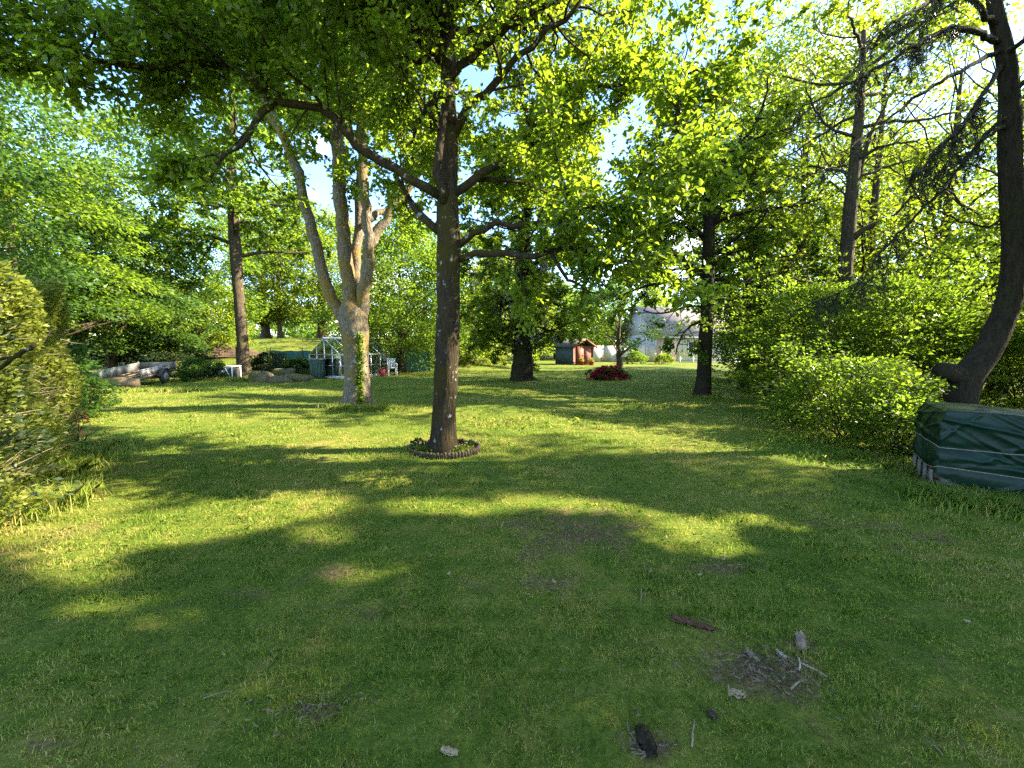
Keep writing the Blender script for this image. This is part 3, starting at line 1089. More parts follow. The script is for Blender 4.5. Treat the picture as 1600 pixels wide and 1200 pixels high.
def multi_stem():
    b = G(560, 634)
    y = b[1]
    s = y / F
    T = Tree('multi_stem_tree', 'thick pale tree with several stems, an ivy strip and yellow lichen, in front of greenhouse', 'tree', b, M['pale_bark'], M['oak'])
    T.trunk(path([(558, 642, y), (558, 630, y), (559, 600, y), (557, 560, y), (553, 515, y), (551, 490, y), (552, 470, y)]),
            np.array([26, 23.5, 20, 18, 20, 21, 15]) * s, 18, 0.10, 0.25, 0.7)
    sp = [(0.38, 1.5, 55, 0.02), (0.14, 0.65, 55, 0.0)]
    r = lambda p: p * s
    T.limb(path([(540, 505, y), (520, 470, y), (505, 430, y), (491, 372, y), (478, 325, y), (465, 270, y - .1), (448, 225, y - .2), (425, 180, y - .3), (395, 110, y - .5), (370, 30, y - .6)]), r(9.5), r(5), sp, .55, 'stem')
    T.limb(path([(552, 490, y), (543, 430, y), (539, 390, y), (534, 335, y), (531, 280, y), (527, 200, y + .1), (518, 110, y + .2), (514, 85, y + .2), (505, 30, y + .3), (495, -60, y + .3)]), r(11.5), r(6), sp, .45, 'stem')
    T.limb(path([(515, 88, y + .2), (519, 40, y + .3), (522, -30, y + .4), (530, -130, y + .5)]), r(8), r(4), sp, .3, 'stem')
    T.limb(path([(563, 495, y), (570, 440, y - .1), (576, 385, y - .2), (573, 340, y - .2), (567, 290, y - .3), (566, 230, y - .3), (560, 150, y - .4)]), r(10.5), r(5), sp, .55, 'stem')
    T.limb(path([(576, 388, y - .2), (590, 360, y - .1), (603, 345, y), (613, 322, y), (640, 290, y + .1), (680, 240, y + .2)]), r(8), r(3), sp, .5, 'stem')
    T.limb(path([(575, 345, y - .2), (585, 335, y + .1), (598, 328, y + .3), (625, 310, y + .7)]), r(6), r(3), sp, .5, 'stem')
    T.limb(path([(556, 480, y + .2), (556, 410, y + .3), (561, 350, y + .5), (566, 230, y + .6), (562, 100, y + .7), (563, 0, y + .7), (566, -150, y + .7)]), r(8), r(5), sp, .5, 'stem')
    for i in range(15):
        a = i * 2.4
        p = W(rng.uniform(470, 590), rng.uniform(-80, 240), y + rng.uniform(-.4, .6))
        q = wander(p, (math.cos(a), math.sin(a), 0.3), rng.uniform(2.2, 4.2), 7, 0.1, 0.0)
        T.limb(q, 0.055, 0.02, sp, .15)
    T.finish(0.135, 6, True, asp=0.6)
    print('multi leaves', T.nleaf)
    # ivy strip up the front of the trunk
    n = 900
    py = rng.uniform(520, 632, n)
    px = 562 + rng.normal(0, 3.0, n) + (py - 575) * 0.01
    P = np.array([W(a, b_, y - (19 + 6 * max(0, (b_ - 590) / 45)) * s - 0.02) for a, b_ in zip(px, py)])
    P[:, 1] += rng.uniform(-.03, .05, n)
    leaves('ivy', P, rng.normal(0, 1, (n, 3)) + np.array([0, -.6, -.2]), 0.07, M['beech'], T.root, .8, .2, prune=0)


multi_stem()


def third_tree():
    b = G(381, 588)
    y = b[1]
    s = y / F
    T = Tree('lawn_edge_tree', 'tall tree with pale flared foot at lawn edge beside the low framed box', 'tree', b, M['far_bark'], M['beech'])
    T.trunk(path([(382, 592, y), (381, 580, y), (380, 550, y), (376, 500, y), (372, 450, y), (368, 390, y), (364, 330, y), (362, 240, y), (366, 120, y), (372, 0, y), (370, -60, y)]),
            np.array([14, 11, 8.5, 7.5, 7.5, 8, 7, 6, 4.5, 3, 2]) * s, 14, 0.07, 0.3, 1.0)
    sp = [(0.45, 2.1, 58, 0.0), (0.19, 0.85, 58, -0.02)]
    for i, (f) in enumerate(np.linspace(0.30, 0.97, 24)):
        k = int(f * (len(T.tr) - 1))
        a = i * 2.39 + 0.5
        L = (4.6 - 2.6 * f) * rng.uniform(.8, 1.2)
        q = wander(T.tr[k, :3], (math.cos(a), math.sin(a), 0.18), L, 7, 0.10, -0.01)
        T.limb(q, 0.10 * (1.3 - f), 0.02, sp, .12)
    T.finish(0.20, 5, False, asp=0.6)
    print('third leaves', T.nleaf)


third_tree()


def right_oak():
    b = G(1100, 618)
    y = b[1]
    s = y / F
    T = Tree('lawn_oak', 'oak with straight dark trunk on open lawn in front of the pale house', 'tree', b, M['dark_bark'], M['oak'])
    T.trunk(path([(1098, 624, y), (1098, 612, y), (1100, 580, y), (1102, 540, y), (1105, 490, y), (1106, 430, y), (1108, 350, y), (1112, 250, y), (1118, 150, y), (1125, 70, y)]),
            np.array([15, 12.5, 10.5, 10, 10, 9.5, 8, 6, 4, 2]) * s, 14, 0.06, 0.3, 0.7)
    sp = [(0.34, 1.5, 58, 0.0), (0.14, 0.65, 58, -0.02)]
    specs = [((1105, 470), (1060, 440), (1000, 450), (960, 470)), ((1106, 440), (1060, 400), (1000, 370), (930, 360)),
             ((1107, 420), (1150, 390), (1200, 370), (1240, 375)), ((1104, 480), (1070, 480), (1035, 490), (1005, 485)),
             ((1108, 380), (1060, 330), (1020, 290), (990, 260)), ((1108, 360), (1150, 300), (1200, 280), (1230, 260)),
             ((1110, 300), (1080, 240), (1050, 180), (1040, 130)), ((1112, 280), (1160, 220), (1190, 170), (1200, 110)),
             ((1106, 455), (1140, 450), (1180, 440), (1210, 450)), ((1105, 500), (1080, 510), (1062, 530), (1056, 555))]
    for i, q in enumerate(specs):
        dy = rng.uniform(-1.6, 1.6)
        P = path([(a, c, y + dy * (j / 3)) for j, (a, c) in enumerate(q)])
        T.limb(P, 0.075 if i not in (3, 9) else .045, 0.02, sp if i not in (3, 9) else [(0.24, .95, 60, 0), (0.13, .45, 58, 0)], .2)
    for i, f in enumerate(np.linspace(0.35, 0.97, 20)):
        k = int(f * (len(T.tr) - 1))
        a = i * 2.39
        q = wander(T.tr[k, :3], (math.cos(a), math.sin(a), 0.15), (3.6 - 1.9 * f) * rng.uniform(.8, 1.2), 7, 0.10, -0.01)
        T.limb(q, 0.08 * (1.3 - f), 0.02, sp, .15)
    T.finish(0.135, 7, False, asp=0.6)
    print('right oak leaves', T.nleaf)


right_oak()


def slim(px, py, label, hw, lean):
    b = G(px, py)
    y = b[1]
    s = y / F
    T = Tree('slim_tree', label, 'tree', b, M['dark_bark'], M['beech'], 'slim trees beside the shrubbery')
    T.trunk(path([(px, py + 4, y), (px + 1, py - 12, y), (px + 4 + lean * .3, 540, y), (px + lean * .6, 450, y), (px + lean, 330, y), (px + lean * 1.3, 200, y)]),
            np.array([hw * 1.4, hw, hw * .85, hw * .75, hw * .5, hw * .2]) * s, 10, 0.06, 0.3, 0.5)
    sp = [(0.42, 1.5, 58, 0.0), (0.18, 0.7, 58, -0.02)]
    for i, f in enumerate(np.linspace(0.28, 0.97, 16)):
        k = int(f * (len(T.tr) - 1))
        a = i * 2.39 + px
        q = wander(T.tr[k, :3], (math.cos(a), math.sin(a), 0.2), (3.2 - 1.7 * f) * rng.uniform(.7, 1.2), 6, 0.12, -0.01)
        T.limb(q, 0.05 * (1.3 - f), 0.015, sp, .15)
    T.finish(0.17, 5, False, asp=0.6)


slim(1161, 609, 'slim tree beside the shrubbery, nearer of the two thin trunks', 7, 10)
slim(1188, 604, 'slim tree beside the shrubbery, farther of the two thin trunks', 5, -4)


def shrub_trunk_tree():
    """bare trunk rising above the shrubs on the right"""
    y = 12.5
    x = W(1315, 560, y)[0]
    b = at(x, y)
    s = y / F
    T = Tree('woodland_tree', 'tall tree with bare ruddy trunk and broken branch stubs above the right shrubs', 'tree', b, M['far_bark'], M['yellow'])
    T.trunk(np.vstack([[b - [0, 0, .1]], path([(1312, 580, y), (1315, 500, y), (1320, 430, y), (1325, 370, y), (1330, 310, y), (1336, 250, y), (1345, 150, y), (1350, 40, y)])]),
            np.array([12, 11, 10.5, 10, 9.5, 8.5, 7.5, 5.5, 3]) * s, 12, 0.07, 0.2, .6)
    sp = [(0.45, 1.4, 55, 0.0), (0.2, 0.6, 55, 0)]
    T.limb(path([(1327, 378, y), (1350, 360, y - .2), (1370, 348, y - .3), (1398, 338, y - .4), (1430, 300, y - .6)]), .09, .02, sp, .5)
    T.limb(path([(1316, 420, y), (1290, 440, y - .3), (1284, 446, y - .5), (1240, 436, y - .8), (1210, 430, y - 1)]), .05, .015, sp, .5)
    T.limb(path([(1334, 300, y), (1345, 260, y), (1365, 200, y - .3), (1390, 150, y - .5)]), .09, .02, sp, .4)
    for i, f in enumerate(np.linspace(0.62, 0.97, 14)):
        k = int(f * (len(T.tr) - 1))
        a = i * 2.39
        q = wander(T.tr[k, :3], (math.cos(a), math.sin(a), 0.25), rng.uniform(1.8, 3.2), 6, 0.12, 0)
        T.limb(q, 0.05, 0.015, sp, .2)
    T.finish(0.15, 4, False, asp=0.6)


shrub_trunk_tree()


def crooked_conifer():
    y = 6.4
    b = at(W(1500, 660, y)[0], y)
    s = y / F
    T = Tree('crooked_conifer', 'crooked leaning tree with drooping dark needle branches behind the green tarpaulin', 'tree', b, M['dark_bark'], M['needle'])
    T.trunk(np.vstack([[b - [0, 0, .1]], path([(1500, 650, y), (1501, 615, y), (1512, 588, y), (1538, 555, y), (1560, 515, y), (1578, 465, y), (1585, 400, y),
                                           (1582, 320, y), (1578, 240, y), (1577, 160, y), (1570, 80, y), (1553, 0, y), (1548, -120, y), (1545, -300, y)])]),
            np.array([23, 20.5, 20, 19.5, 17, 15.5, 14.5, 14, 13.5, 13, 11.5, 10, 8, 6, 3]) * s, 18, 0.07, 0.25, .5)
    mb = MB()
    mb.tube(path([(1508, 592, y), (1490, 584, y - .02), (1476, 580, y - .04), (1466, 577, y - .05)]), np.array([17, 14, 12.5, 10]) * s, 12, lump=.12)
    part(mb.build('branch_stub', M['dark_bark'], None, True), T.root)
    NP, ND = [], []

    def spray(P, dens, dl, t0=.3):
        """hanging needle twigs under a branch path"""
        mb = MB()
        P = smooth_path(P, 0.1, 0.012)
        k = len(P)
        mb.tube(P, np.linspace(mb_r[0], mb_r[1], k), 7, lump=.1)
        for i in range(int(k * t0), k):
            t = i / k
            for _ in range(dens):
                if rng.random() < .25:
                    continue
                d = P[min(i + 1, k - 1)] - P[i - 1]
                d = d / (np.linalg.norm(d) + 1e-9)
                side = np.cross(d, [0, 0, 1]) * rng.choice([-1, 1])
                q = wander(P[i] + rng.normal(0, .02, 3), d * rng.uniform(.3, 1.0) + side * rng.uniform(.1, 1.1) + np.array([0, 0, -rng.uniform(.1, 1.0)]), dl * rng.uniform(.35, 1.7), 7, .14, -.10)
                mb.tube(q, np.linspace(.005, .002, len(q)), 4, cap=False)
                tw = [q]
                for _k in range(int(3 + 9 * rng.random())):
                    a = rng.integers(1, len(q))
                    tw.append(wander(q[a], unit(q[a] - q[a - 1]) * .8 + rng.normal(0, .55, 3) + [0, 0, -.25], rng.uniform(.06, .2), 3, .15, -.1))
                for b_ in tw:
                    m = 55 if b_ is q else 26
                    f = rng.random(m) * (len(b_) - 1.001)
                    j = f.astype(int)
                    fr = (f - j)[:, None]
                    NP.append(b_[j] * (1 - fr) + b_[j + 1] * fr)
                    ND.append(unit(unit(b_[j + 1] - b_[j]) * .7 + rng.normal(0, .5, (m, 3)) * [1, 1, .6]))
        part(mb.build('limb', M['dark_bark'], None, True), T.root)

    specs = [([(1562, 66, y), (1530, 50, y - .3), (1490, 44, y - .5), (1450, 58, y - .7), (1400, 88, y - .9), (1360, 112, y - 1.0), (1310, 140, y - 1.1), (1255, 165, y - 1.2)], .045, .008, 2, .38, .25),
             ([(1566, 78, y), (1520, 100, y - .2), (1470, 128, y - .4), (1420, 160, y - .5), (1370, 200, y - .6), (1320, 235, y - .7), (1280, 262, y - .8)], .035, .006, 1, .22, .55),
             ([(1568, 98, y), (1535, 150, y - .3), (1505, 195, y - .5), (1475, 225, y - .7), (1440, 262, y - .9), (1425, 285, y - 1)], .035, .006, 3, .36, .25),
             ([(1574, 195, y), (1555, 205, y - .2), (1520, 225, y - .4), (1490, 245, y - .6), (1460, 275, y - .7)], .03, .006, 2, .32, .3),
             ([(1470, 300, y - .5), (1450, 318, y - .6), (1410, 360, y - .8), (1370, 402, y - 1.0), (1330, 448, y - 1.2), (1290, 466, y - 1.3)], .02, .005, 2, .34, .3),
             ([(1578, 180, y), (1545, 205, y - .1), (1510, 250, y - .3), (1480, 285, y - .4), (1468, 302, y - .5)], .03, .02, 1, .25, .3),
             ([(1556, 40, y), (1500, -10, y - .5), (1440, 10, y - .9), (1390, 40, y - 1.2), (1340, 80, y - 1.4)], .04, .007, 2, .38, .3),
             ([(1572, 90, y), (1600, 60, y - .3), (1660, 50, y - .8), (1720, 100, y - 1)], .04, .01, 3, .3, .3),
             ([(1578, 150, y), (1620, 120, y), (1680, 140, y + .2), (1740, 200, y + .3)], .04, .01, 3, .3, .3),
             ([(1553, -60, y), (1480, -120, y - .3), (1400, -100, y - .5)], .04, .01, 3, .35, .3),
             ([(1550, -100, y), (1640, -160, y - .5), (1720, -120, y - .9)], .04, .01, 3, .35, .3),
             ([(1580, 330, y), (1545, 355, y + .1), (1500, 345, y + .1), (1470, 330, y), (1440, 300, y)], .02, .005, 0, .2, .5)]
    for (q, r0, r1, dens, dl, t0) in specs:
        mb_r = (r0, r1)
        spray(path(q), dens, dl, t0)
    P, D = np.concatenate(NP), np.concatenate(ND)
    leaves('needles', P, D, 0.036, M['needle'], T.root, .20, .3, .05, prune=.9, droop=.35)
    print('needles', len(P))


crooked_conifer()


def wisteria_tree():
    b = G(816, 595)
    y = b[1]
    s = y / F
    T = Tree('wisteria_tree', 'thick ivy wrapped old trunk hung with mauve wisteria in mid lawn', 'tree', b, M['dark_bark'], M['oak_bright'])
    T.trunk(path([(816, 600, y), (815, 588, y), (816, 560, y), (818, 520, y), (820, 470, y), (818, 410, y), (822, 340, y), (828, 250, y), (832, 150, y)]),
            np.array([22, 18, 15, 14, 11, 9, 7, 4.5, 1.5]) * s, 14, 0.16, 0.3, .6)
    sp = [(0.38, 1.3, 58, 0.0), (0.16, 0.6, 58, -0.02)]
    for i, f in enumerate(np.linspace(0.12, 0.97, 46)):
        k = int(f * (len(T.tr) - 1))
        a = i * 2.39 + 1
        q = wander(T.tr[k, :3], (math.cos(a), math.sin(a), 0.2), (1.7 + 5.0 * f * (1.1 - f)) * rng.uniform(.7, 1.25), 7, 0.13, -0.015)
        T.limb(q, 0.06 * (1.3 - f), 0.015, sp, .2)
    T.finish(0.17, 6, False, asp=0.6, prune=.6)
    # ivy skin on the trunk
    n = 2600
    k = rng.integers(int(len(T.tr) * .12), int(len(T.tr) * .75), n)
    a = rng.random(n) * 2 * math.pi
    rr = T.tr[k, 3] * rng.uniform(1.0, 1.35, n)
    P = T.tr[k, :3] + np.stack([np.cos(a) * rr, np.sin(a) * rr, rng.normal(0, .1, n)], -1)
    leaves('ivy', P, np.stack([np.cos(a), np.sin(a), np.full(n, -.5)], -1), 0.12, M['dark'], T.root, .8, .3, prune=0)
    # hanging flower racemes
    Ps = []
    for _ in range(120):
        c = W(rng.choice([rng.normal(848, 12), rng.normal(786, 14), rng.normal(815, 22)]), rng.uniform(395, 525), y + rng.uniform(-.9, .4))
        m = 34
        f = rng.random(m)
        Ps.append(c + np.stack([rng.normal(0, .07, m) * (1.1 - f), rng.normal(0, .07, m) * (1.1 - f), -f * .38], -1))
    P = np.concatenate(Ps)
    leaves('flower_racemes', P, rng.normal(0, 1, P.shape), 0.06, M['wist'], T.root, .9, .3, prune=0)


wisteria_tree()

# ================================================================== BACKDROP TREES
BG = 'trees behind the lawn'


def bt(label, px, d, h, rad, base, leaf, size=.2, ncl=130, nlf=110, cr=.85, name='broadleaf_tree', tr=.2, **kw):
    x = (px - 800) / F * d
    return clump_tree(name, label, 'tree', x, d, h, rad, base, tr, M[leaf], kw.pop('bark', M['far_bark']), size, ncl, nlf, cr, group=kw.pop('group', BG), **kw)


# left side
bt('tall sunlit yellow green tree at the far left above hedge', 40, 15.5, 11.5, 4.2, 2.5, 'beech', .17, 190, 170, .8, flat=.45)
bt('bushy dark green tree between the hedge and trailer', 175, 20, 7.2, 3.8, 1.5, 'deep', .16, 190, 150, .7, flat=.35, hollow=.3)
bt('broad green tree with layered boughs behind the trailer', 130, 20, 9.0, 4.6, 1.5, 'beech', .18, 210, 150, .85, flat=.35)
bt('tall green tree rising behind the dark spreading shrub', 270, 27, 15, 5.0, 3.0, 'beech', .22, 190, 130, 1.0)
bt('pale yellow green small tree beyond the wire fence', 310, 29, 5.2, 3.2, .6, 'yellow', .18, 110, 110, .7)
bt('tall tree standing on the far field left of greenhouse', 440, 40, 14, 5.5, 1.8, 'oak_bright', .26, 190, 120, 1.1)
bt('far field tree with stout trunk seen over the greenhouse', 506, 44, 13, 5.0, 2.2, 'oak_bright', .28, 170, 120, 1.1, tr=.45)
bt('far field tree with brown trunk left of greenhouse', 418, 41, 9, 3.6, 1.6, 'yellow', .24, 120, 110, .9, tr=.4)
bt('bushy hazel like green tree right of the greenhouse', 628, 25, 8.6, 3.4, .5, 'beech', .18, 220, 150, .8, hollow=.3)
bt('pale bush like tree behind the green windbreak', 560, 36, 7.5, 4.0, .5, 'oak_bright', .24, 130, 120, .9)
bt('tall tree at the far left edge of the picture', -90, 12.5, 11, 3.6, 1.0, 'deep', .16, 180, 160, .8, flat=.45)
# centre
bt('light green tree behind the oak trunk right side', 735, 31, 9.0, 4.2, .4, 'oak_bright', .22, 190, 130, .9, hollow=.35)
bt('round green tree left of the garden shed', 868, 52, 9.0, 4.2, .3, 'beech', .3, 140, 120, 1.0)
bt('yellow green tree behind the wisteria trunk', 790, 44, 10.0, 5.0, .3, 'oak_bright', .28, 170, 120, 1.1)
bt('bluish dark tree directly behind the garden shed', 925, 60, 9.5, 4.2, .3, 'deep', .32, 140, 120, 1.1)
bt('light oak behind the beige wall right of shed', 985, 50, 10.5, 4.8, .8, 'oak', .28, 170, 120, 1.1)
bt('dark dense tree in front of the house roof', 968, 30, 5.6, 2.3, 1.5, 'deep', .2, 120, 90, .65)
bt('tall tree at the back between greenhouse and oak', 665, 50, 13, 5.0, .5, 'beech', .3, 160, 120, 1.2)
# right
bt('tall woodland tree behind the lawn oak', 1180, 24, 17, 5, 1.5, 'yellow', .2, 260, 80, .95, flat=.35, hollow=.2)
bt('tall woodland tree behind slim trunks on right', 1240, 18, 15.5, 4.6, 2.0, 'yellow', .17, 320, 80, .85, flat=.33, hollow=.2)
bt('bright backlit tree behind the bare ruddy trunk', 1350, 17, 16, 5, 1.0, 'yellow', .16, 420, 90, .85, flat=.33, hollow=.2)
bt('bright backlit tree left of crooked conifer', 1460, 15, 14.5, 4.6, .8, 'yellow', .15, 420, 90, .8, flat=.33, hollow=.2)
bt('bright backlit tree behind the crooked conifer', 1560, 13, 13, 4.2, .6, 'yellow', .14, 360, 80, .75, flat=.33, hollow=.2)
bt('green woodland tree at the right picture edge', 1680, 11, 11, 3.4, .6, 'beech', .13, 260, 80, .7, flat=.33, hollow=.2)
bt('deep woodland tree far behind the right shrubs', 1300, 28, 14, 5.5, .6, 'beech', .24, 200, 120, 1.1)
bt('deep woodland tree far behind the tarpaulin', 1480, 24, 13, 5.5, .5, 'beech', .22, 200, 130, 1.1)
# out of frame, their shade lies on the front lawn
for (x, y, h, r_, lb) in ((9.6, 1.9, 12, 3.0, 'leafy tree outside the picture on the right, nearest the viewer'),
                          (14.5, 2.6, 15.5, 3.4, 'taller leafy tree outside the picture on the right, behind the nearest'),
                          (17.0, 5.6, 14, 3.0, 'leafy tree outside the picture on the right, beyond crooked conifer'),
                          (11.5, -1.4, 13, 3.2, 'leafy tree outside the picture on the right, beside the viewer')):
    clump_tree('broadleaf_tree', lb, 'tree', x, y, h, r_, 2.6, .2, M['oak'], M['bark'], .16, 260, 150, .75, group='trees out of view to the right', prune=1.0, hollow=.25)

# far wood closing the horizon: one mass nobody could count
def far_wood():
    Ps, Ds = [], []
    for i in range(900):
        x = rng.uniform(-140, 150)
        y = rng.uniform(75, 110)
        h = rng.uniform(4, 13)
        g = float(terrain(x, y))
        p = blob(90, (x, y, g + h * rng.uniform(.1, 1.0)), rng.uniform(1.6, 3.0), .7)
        Ps.append(p)
        Ds.append(rng.normal(0, 1, p.shape))
    P, D = np.concatenate(Ps), np.concatenate(Ds)
    n = len(P)
    D = unit(D)
    N = unit(np.cross(D, rng.normal(0, 1, (n, 3))))
    S = np.cross(D, N)
    V = np.stack([P, P + D * .35 + S * .25, P + D * .7, P + D * .35 - S * .25], 1)
    o = mesh_np('far_wood', V.reshape(-1, 3), np.arange(n)[:, None] * 4 + np.array([[0, 1, 2, 3]]), M['beech'])
    tag(o, 'distant line of woodland closing off the garden', 'woodland', kind='stuff')


far_wood()

# ================================================================== SHRUBS
RS = 'shrubs along the right edge of the lawn'


def bp(label, px, py, rx, ry, h, leaf, size=.07, n=9000, ncl=80, name='shrub', group=RS, **kw):
    c = G(px, py)
    return bush(name, label, 'shrub', c[0], c[1] + ry * .6, rx, ry, h, M[leaf], size, n, ncl, group, shoots=22 if group == RS and h > 1 else 0, **kw)


bp('deep green shrub at the far end of shrubbery beside the slim trees', 1235, 622, 1.6, 1.5, 3.2, 'beech', .105, 9500, 190, flat=.3, up=1.1, cr=.3)
bp('broad bright shrub behind the low plants in middle of the right shrubbery', 1310, 650, 1.7, 1.4, 3.0, 'beech', .10, 11000, 230, flat=.3, up=1.1, cr=.3)
bp('pale low shrub with bare stems at the lawn edge left of the tarpaulin', 1375, 700, 1.15, .9, 1.35, 'beech', .07, 6500, 120, flat=.3, up=1.1, cr=.3)
bp('tall bright shrub directly left of the crooked conifer', 1420, 660, 1.35, 1.3, 3.0, 'beech', .09, 8500, 170, flat=.3, up=1.1, cr=.3)
bp('small spreading shrub nearest the lawn in the right shrubbery', 1290, 668, .9, .6, .8, 'beech', .075, 4500, 90, flat=.3, up=1.1, cr=.3)
bp('low leafy shrub touching the left end of the tarpaulin', 1432, 722, .55, .5, .85, 'beech', .065, 3200, 70, flat=.3, up=1.1, cr=.3)
bp('backlit thicket shrub behind the crooked conifer trunk', 1560, 655, 1.3, 1.1, 2.3, 'yellow', .09, 8500, 160, flat=.3, up=1.1, cr=.3)
bp('backlit thicket shrub at the right edge behind tarpaulin', 1660, 665, 1.2, 1.0, 2.4, 'beech', .09, 7500, 150, flat=.3, up=1.1, cr=.3)
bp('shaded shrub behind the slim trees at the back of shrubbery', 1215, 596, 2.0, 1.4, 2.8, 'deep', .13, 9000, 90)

LS = 'shrubs along the left side'
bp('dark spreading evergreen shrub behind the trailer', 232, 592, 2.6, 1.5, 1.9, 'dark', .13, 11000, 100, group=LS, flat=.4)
bp('small bright shrub beside the hedge end', 112, 655, .35, .5, .9, 'beech', .07, 2600, 70, group=LS)
bp('low green shrub between trailer and framed box', 300, 596, 1.0, .7, .9, 'deep', .1, 5000, 60, group=LS)
bp('grey green shrub with whitish leaves left of the rockery', 418, 586, 1.1, .8, 1.15, 'dark', .11, 5000, 60, group=LS)
bp('low dark shrub behind the rocks beside the green water butt', 462, 586, .9, .6, .8, 'deep', .1, 5000, 60, group=LS)
bp('red brown leaved shrub behind the hedge', 80, 665, .5, .6, 1.7, 'deep', .08, 4000, 50, group=LS)


def hedge():
    c = at(-5.6, 5.0)
    t = thing('clipped_hedge', 'tall sunlit yellow green hedge with brown twiggy face at left', 'hedge', tuple(c))
    A, B = np.array([-4.3, 3.4]), np.array([-6.12, 5.75])
    d = (B - A) / np.linalg.norm(B - A)
    nrm = np.array([d[1], -d[0]])             # faces the lawn
    L = np.linalg.norm(B - A)
    Ps, Ds = [], []
    n = 78000
    u = rng.random(n) * L
    v = -np.abs(rng.normal(0, .28, n))
    h = 2.28 + .07 * np.sin(u * 7) + .05 * np.sin(u * 17)
    z = h * rng.random(n) ** .72
    bul = .10 * np.sin(u * 5 + z * 2) + .09 * np.sin(z * 6 + u * 3) - .16 * np.clip(1 - z / .8, 0, 1)
    # thin, twiggy lower middle
    keep = rng.random(n) < np.where((z > .35) & (z < 1.35), .5, 1.0)
    v = v + bul
    P = np.column_stack([A[0] + d[0] * u + nrm[0] * v, A[1] + d[1] * u + nrm[1] * v, z])[keep]
    D = np.column_stack([np.full(n, nrm[0]), np.full(n, nrm[1]), np.full(n, .5)])[keep] + rng.normal(0, .6, (keep.sum(), 3))
    leaves('foliage', P, D, .055, M['hedge'], t, .45, .4, prune=.0, droop=0)
    # end cap and top
    n = 14000
    u = L + np.abs(rng.normal(0, .12, n)) * rng.choice([1, -1], n)
    v = -rng.random(n) * 1.2
    P = np.column_stack([A[0] + d[0] * u + nrm[0] * v, A[1] + d[1] * u + nrm[1] * v, 2.3 * rng.random(n)])
    leaves('end_foliage', P, rng.normal(0, .7, (n, 3)) + np.array([d[0], d[1], .3]), .055, M['hedge'], t, .45, .4, prune=0, droop=0)
    mb = MB()
    for i in range(330):
        u0 = rng.random() * L
        p = np.array([*(A + d * u0 - nrm * rng.uniform(.15, .5)), rng.uniform(.15, 1.7)])
        q = wander(p, np.array([*(nrm * rng.uniform(.6, 1) + d * rng.normal(0, .5)), rng.uniform(-.1, .7)]), rng.uniform(.25, .52), 5, .18, .03)
        mb.tube(q, np.linspace(.006, .002, 6), 4, cap=False)
    for i in range(14):
        u0 = L * (i + .5) / 14
        p = np.array([*(A + d * u0 - nrm * .55), -.05])
        q = wander(p, (rng.normal(0, .1), rng.normal(0, .1), 1), 2.0, 8, .08, .05)
        mb.tube(q, np.linspace(.025, .008, 9), 6)
    part(mb.build('twigs', M['twig'], None, True), t)


hedge()


def near_shrub():
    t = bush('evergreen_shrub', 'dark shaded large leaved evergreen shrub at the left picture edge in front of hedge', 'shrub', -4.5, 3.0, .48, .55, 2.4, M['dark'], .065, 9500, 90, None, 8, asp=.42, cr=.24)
    mb = MB()
    for q in ([(-30, 600, 3.1), (0, 575, 3.1), (28, 556, 3.05), (54, 540, 3.0)], [(-20, 560, 3.1), (10, 560, 3.1), (40, 548, 3.05)]):
        mb.tube(smooth_path(path(q), .06, .004), .014, 6)
    part(mb.build('bare_branch', M['bark'], None, True), t)
    return t


near_shrub()
c = G(110, 700)
t = bush('red_leaf_shoots', 'small red leaved shoots at the foot of the hedge', 'plant', c[0] - .1, c[1] + .2, .22, .3, .6, M['redleaf'], .09, 70, 26, None, 5, asp=.3)

# red rhododendron on the lawn
c = G(955, 594)
t = bush('red_rhododendron', 'low red flowering shrub alone on the far lawn', 'shrub', c[0], c[1] + .5, 1.0, .5, .55, M['deep'], .10, 2600, 40, None, 4)
Ps = []
g = at(c[0], c[1] + .5)
for i in range(150):
    a = rng.random() * 2 * math.pi
    u = rng.random()
    f = math.sqrt(1 - u * .8)
    Ps.append(blob(22, g + np.array([1.0 * f * math.cos(a) * rng.uniform(.6, 1.05), .5 * f * math.sin(a), .08 + .5 * u + .06 * math.sin(a * 2)]), .09, .8))
P = np.concatenate(Ps)
leaves('red_blossom', P, rng.normal(0, 1, P.shape), .075, M['red'], t, .9, .3, prune=0)


# ================================================================== LOG EDGING ROUND THE OAK
def edging():
    c = G(692, 703)
    t = thing('log_edging_ring', 'low ring of short upright log stakes round the oak foot', 'garden edging', tuple(c))
    n, rad = 62, .52
    for i in range(n):
        a = 2 * math.pi * i / n
        h = .07 + rng.uniform(-.012, .012)
        p = c + np.array([rad * math.cos(a) + .03, rad * .92 * math.sin(a), 0])
        mb = MB()
        tilt = rng.normal(0, .006, 2)
        mb.tube([p + [0, 0, -.03], p + [0, 0, h * .6], p + [tilt[0], tilt[1], h]], [.024, .024, .022], 8)
        part(mb.build('log_stake', M['logedge'], None, True), t)
    for k, (px, py, s) in enumerate(((654, 700, .12), (735, 697, .10), (715, 706, .08))):
        q = G(px, py)
        bush('edging_plant', ('dark leaved small plant inside the log ring left of the oak foot', 'dark small plant at the back right inside the log ring',
                              'pale small plant in front of the oak foot inside the log ring')[k], 'plant', q[0], q[1], s, s, s * .95, M[('dark', 'dark', 'hedge')[k]], .045, 260, 14, 'small plants in the log ring', 0)


edging()


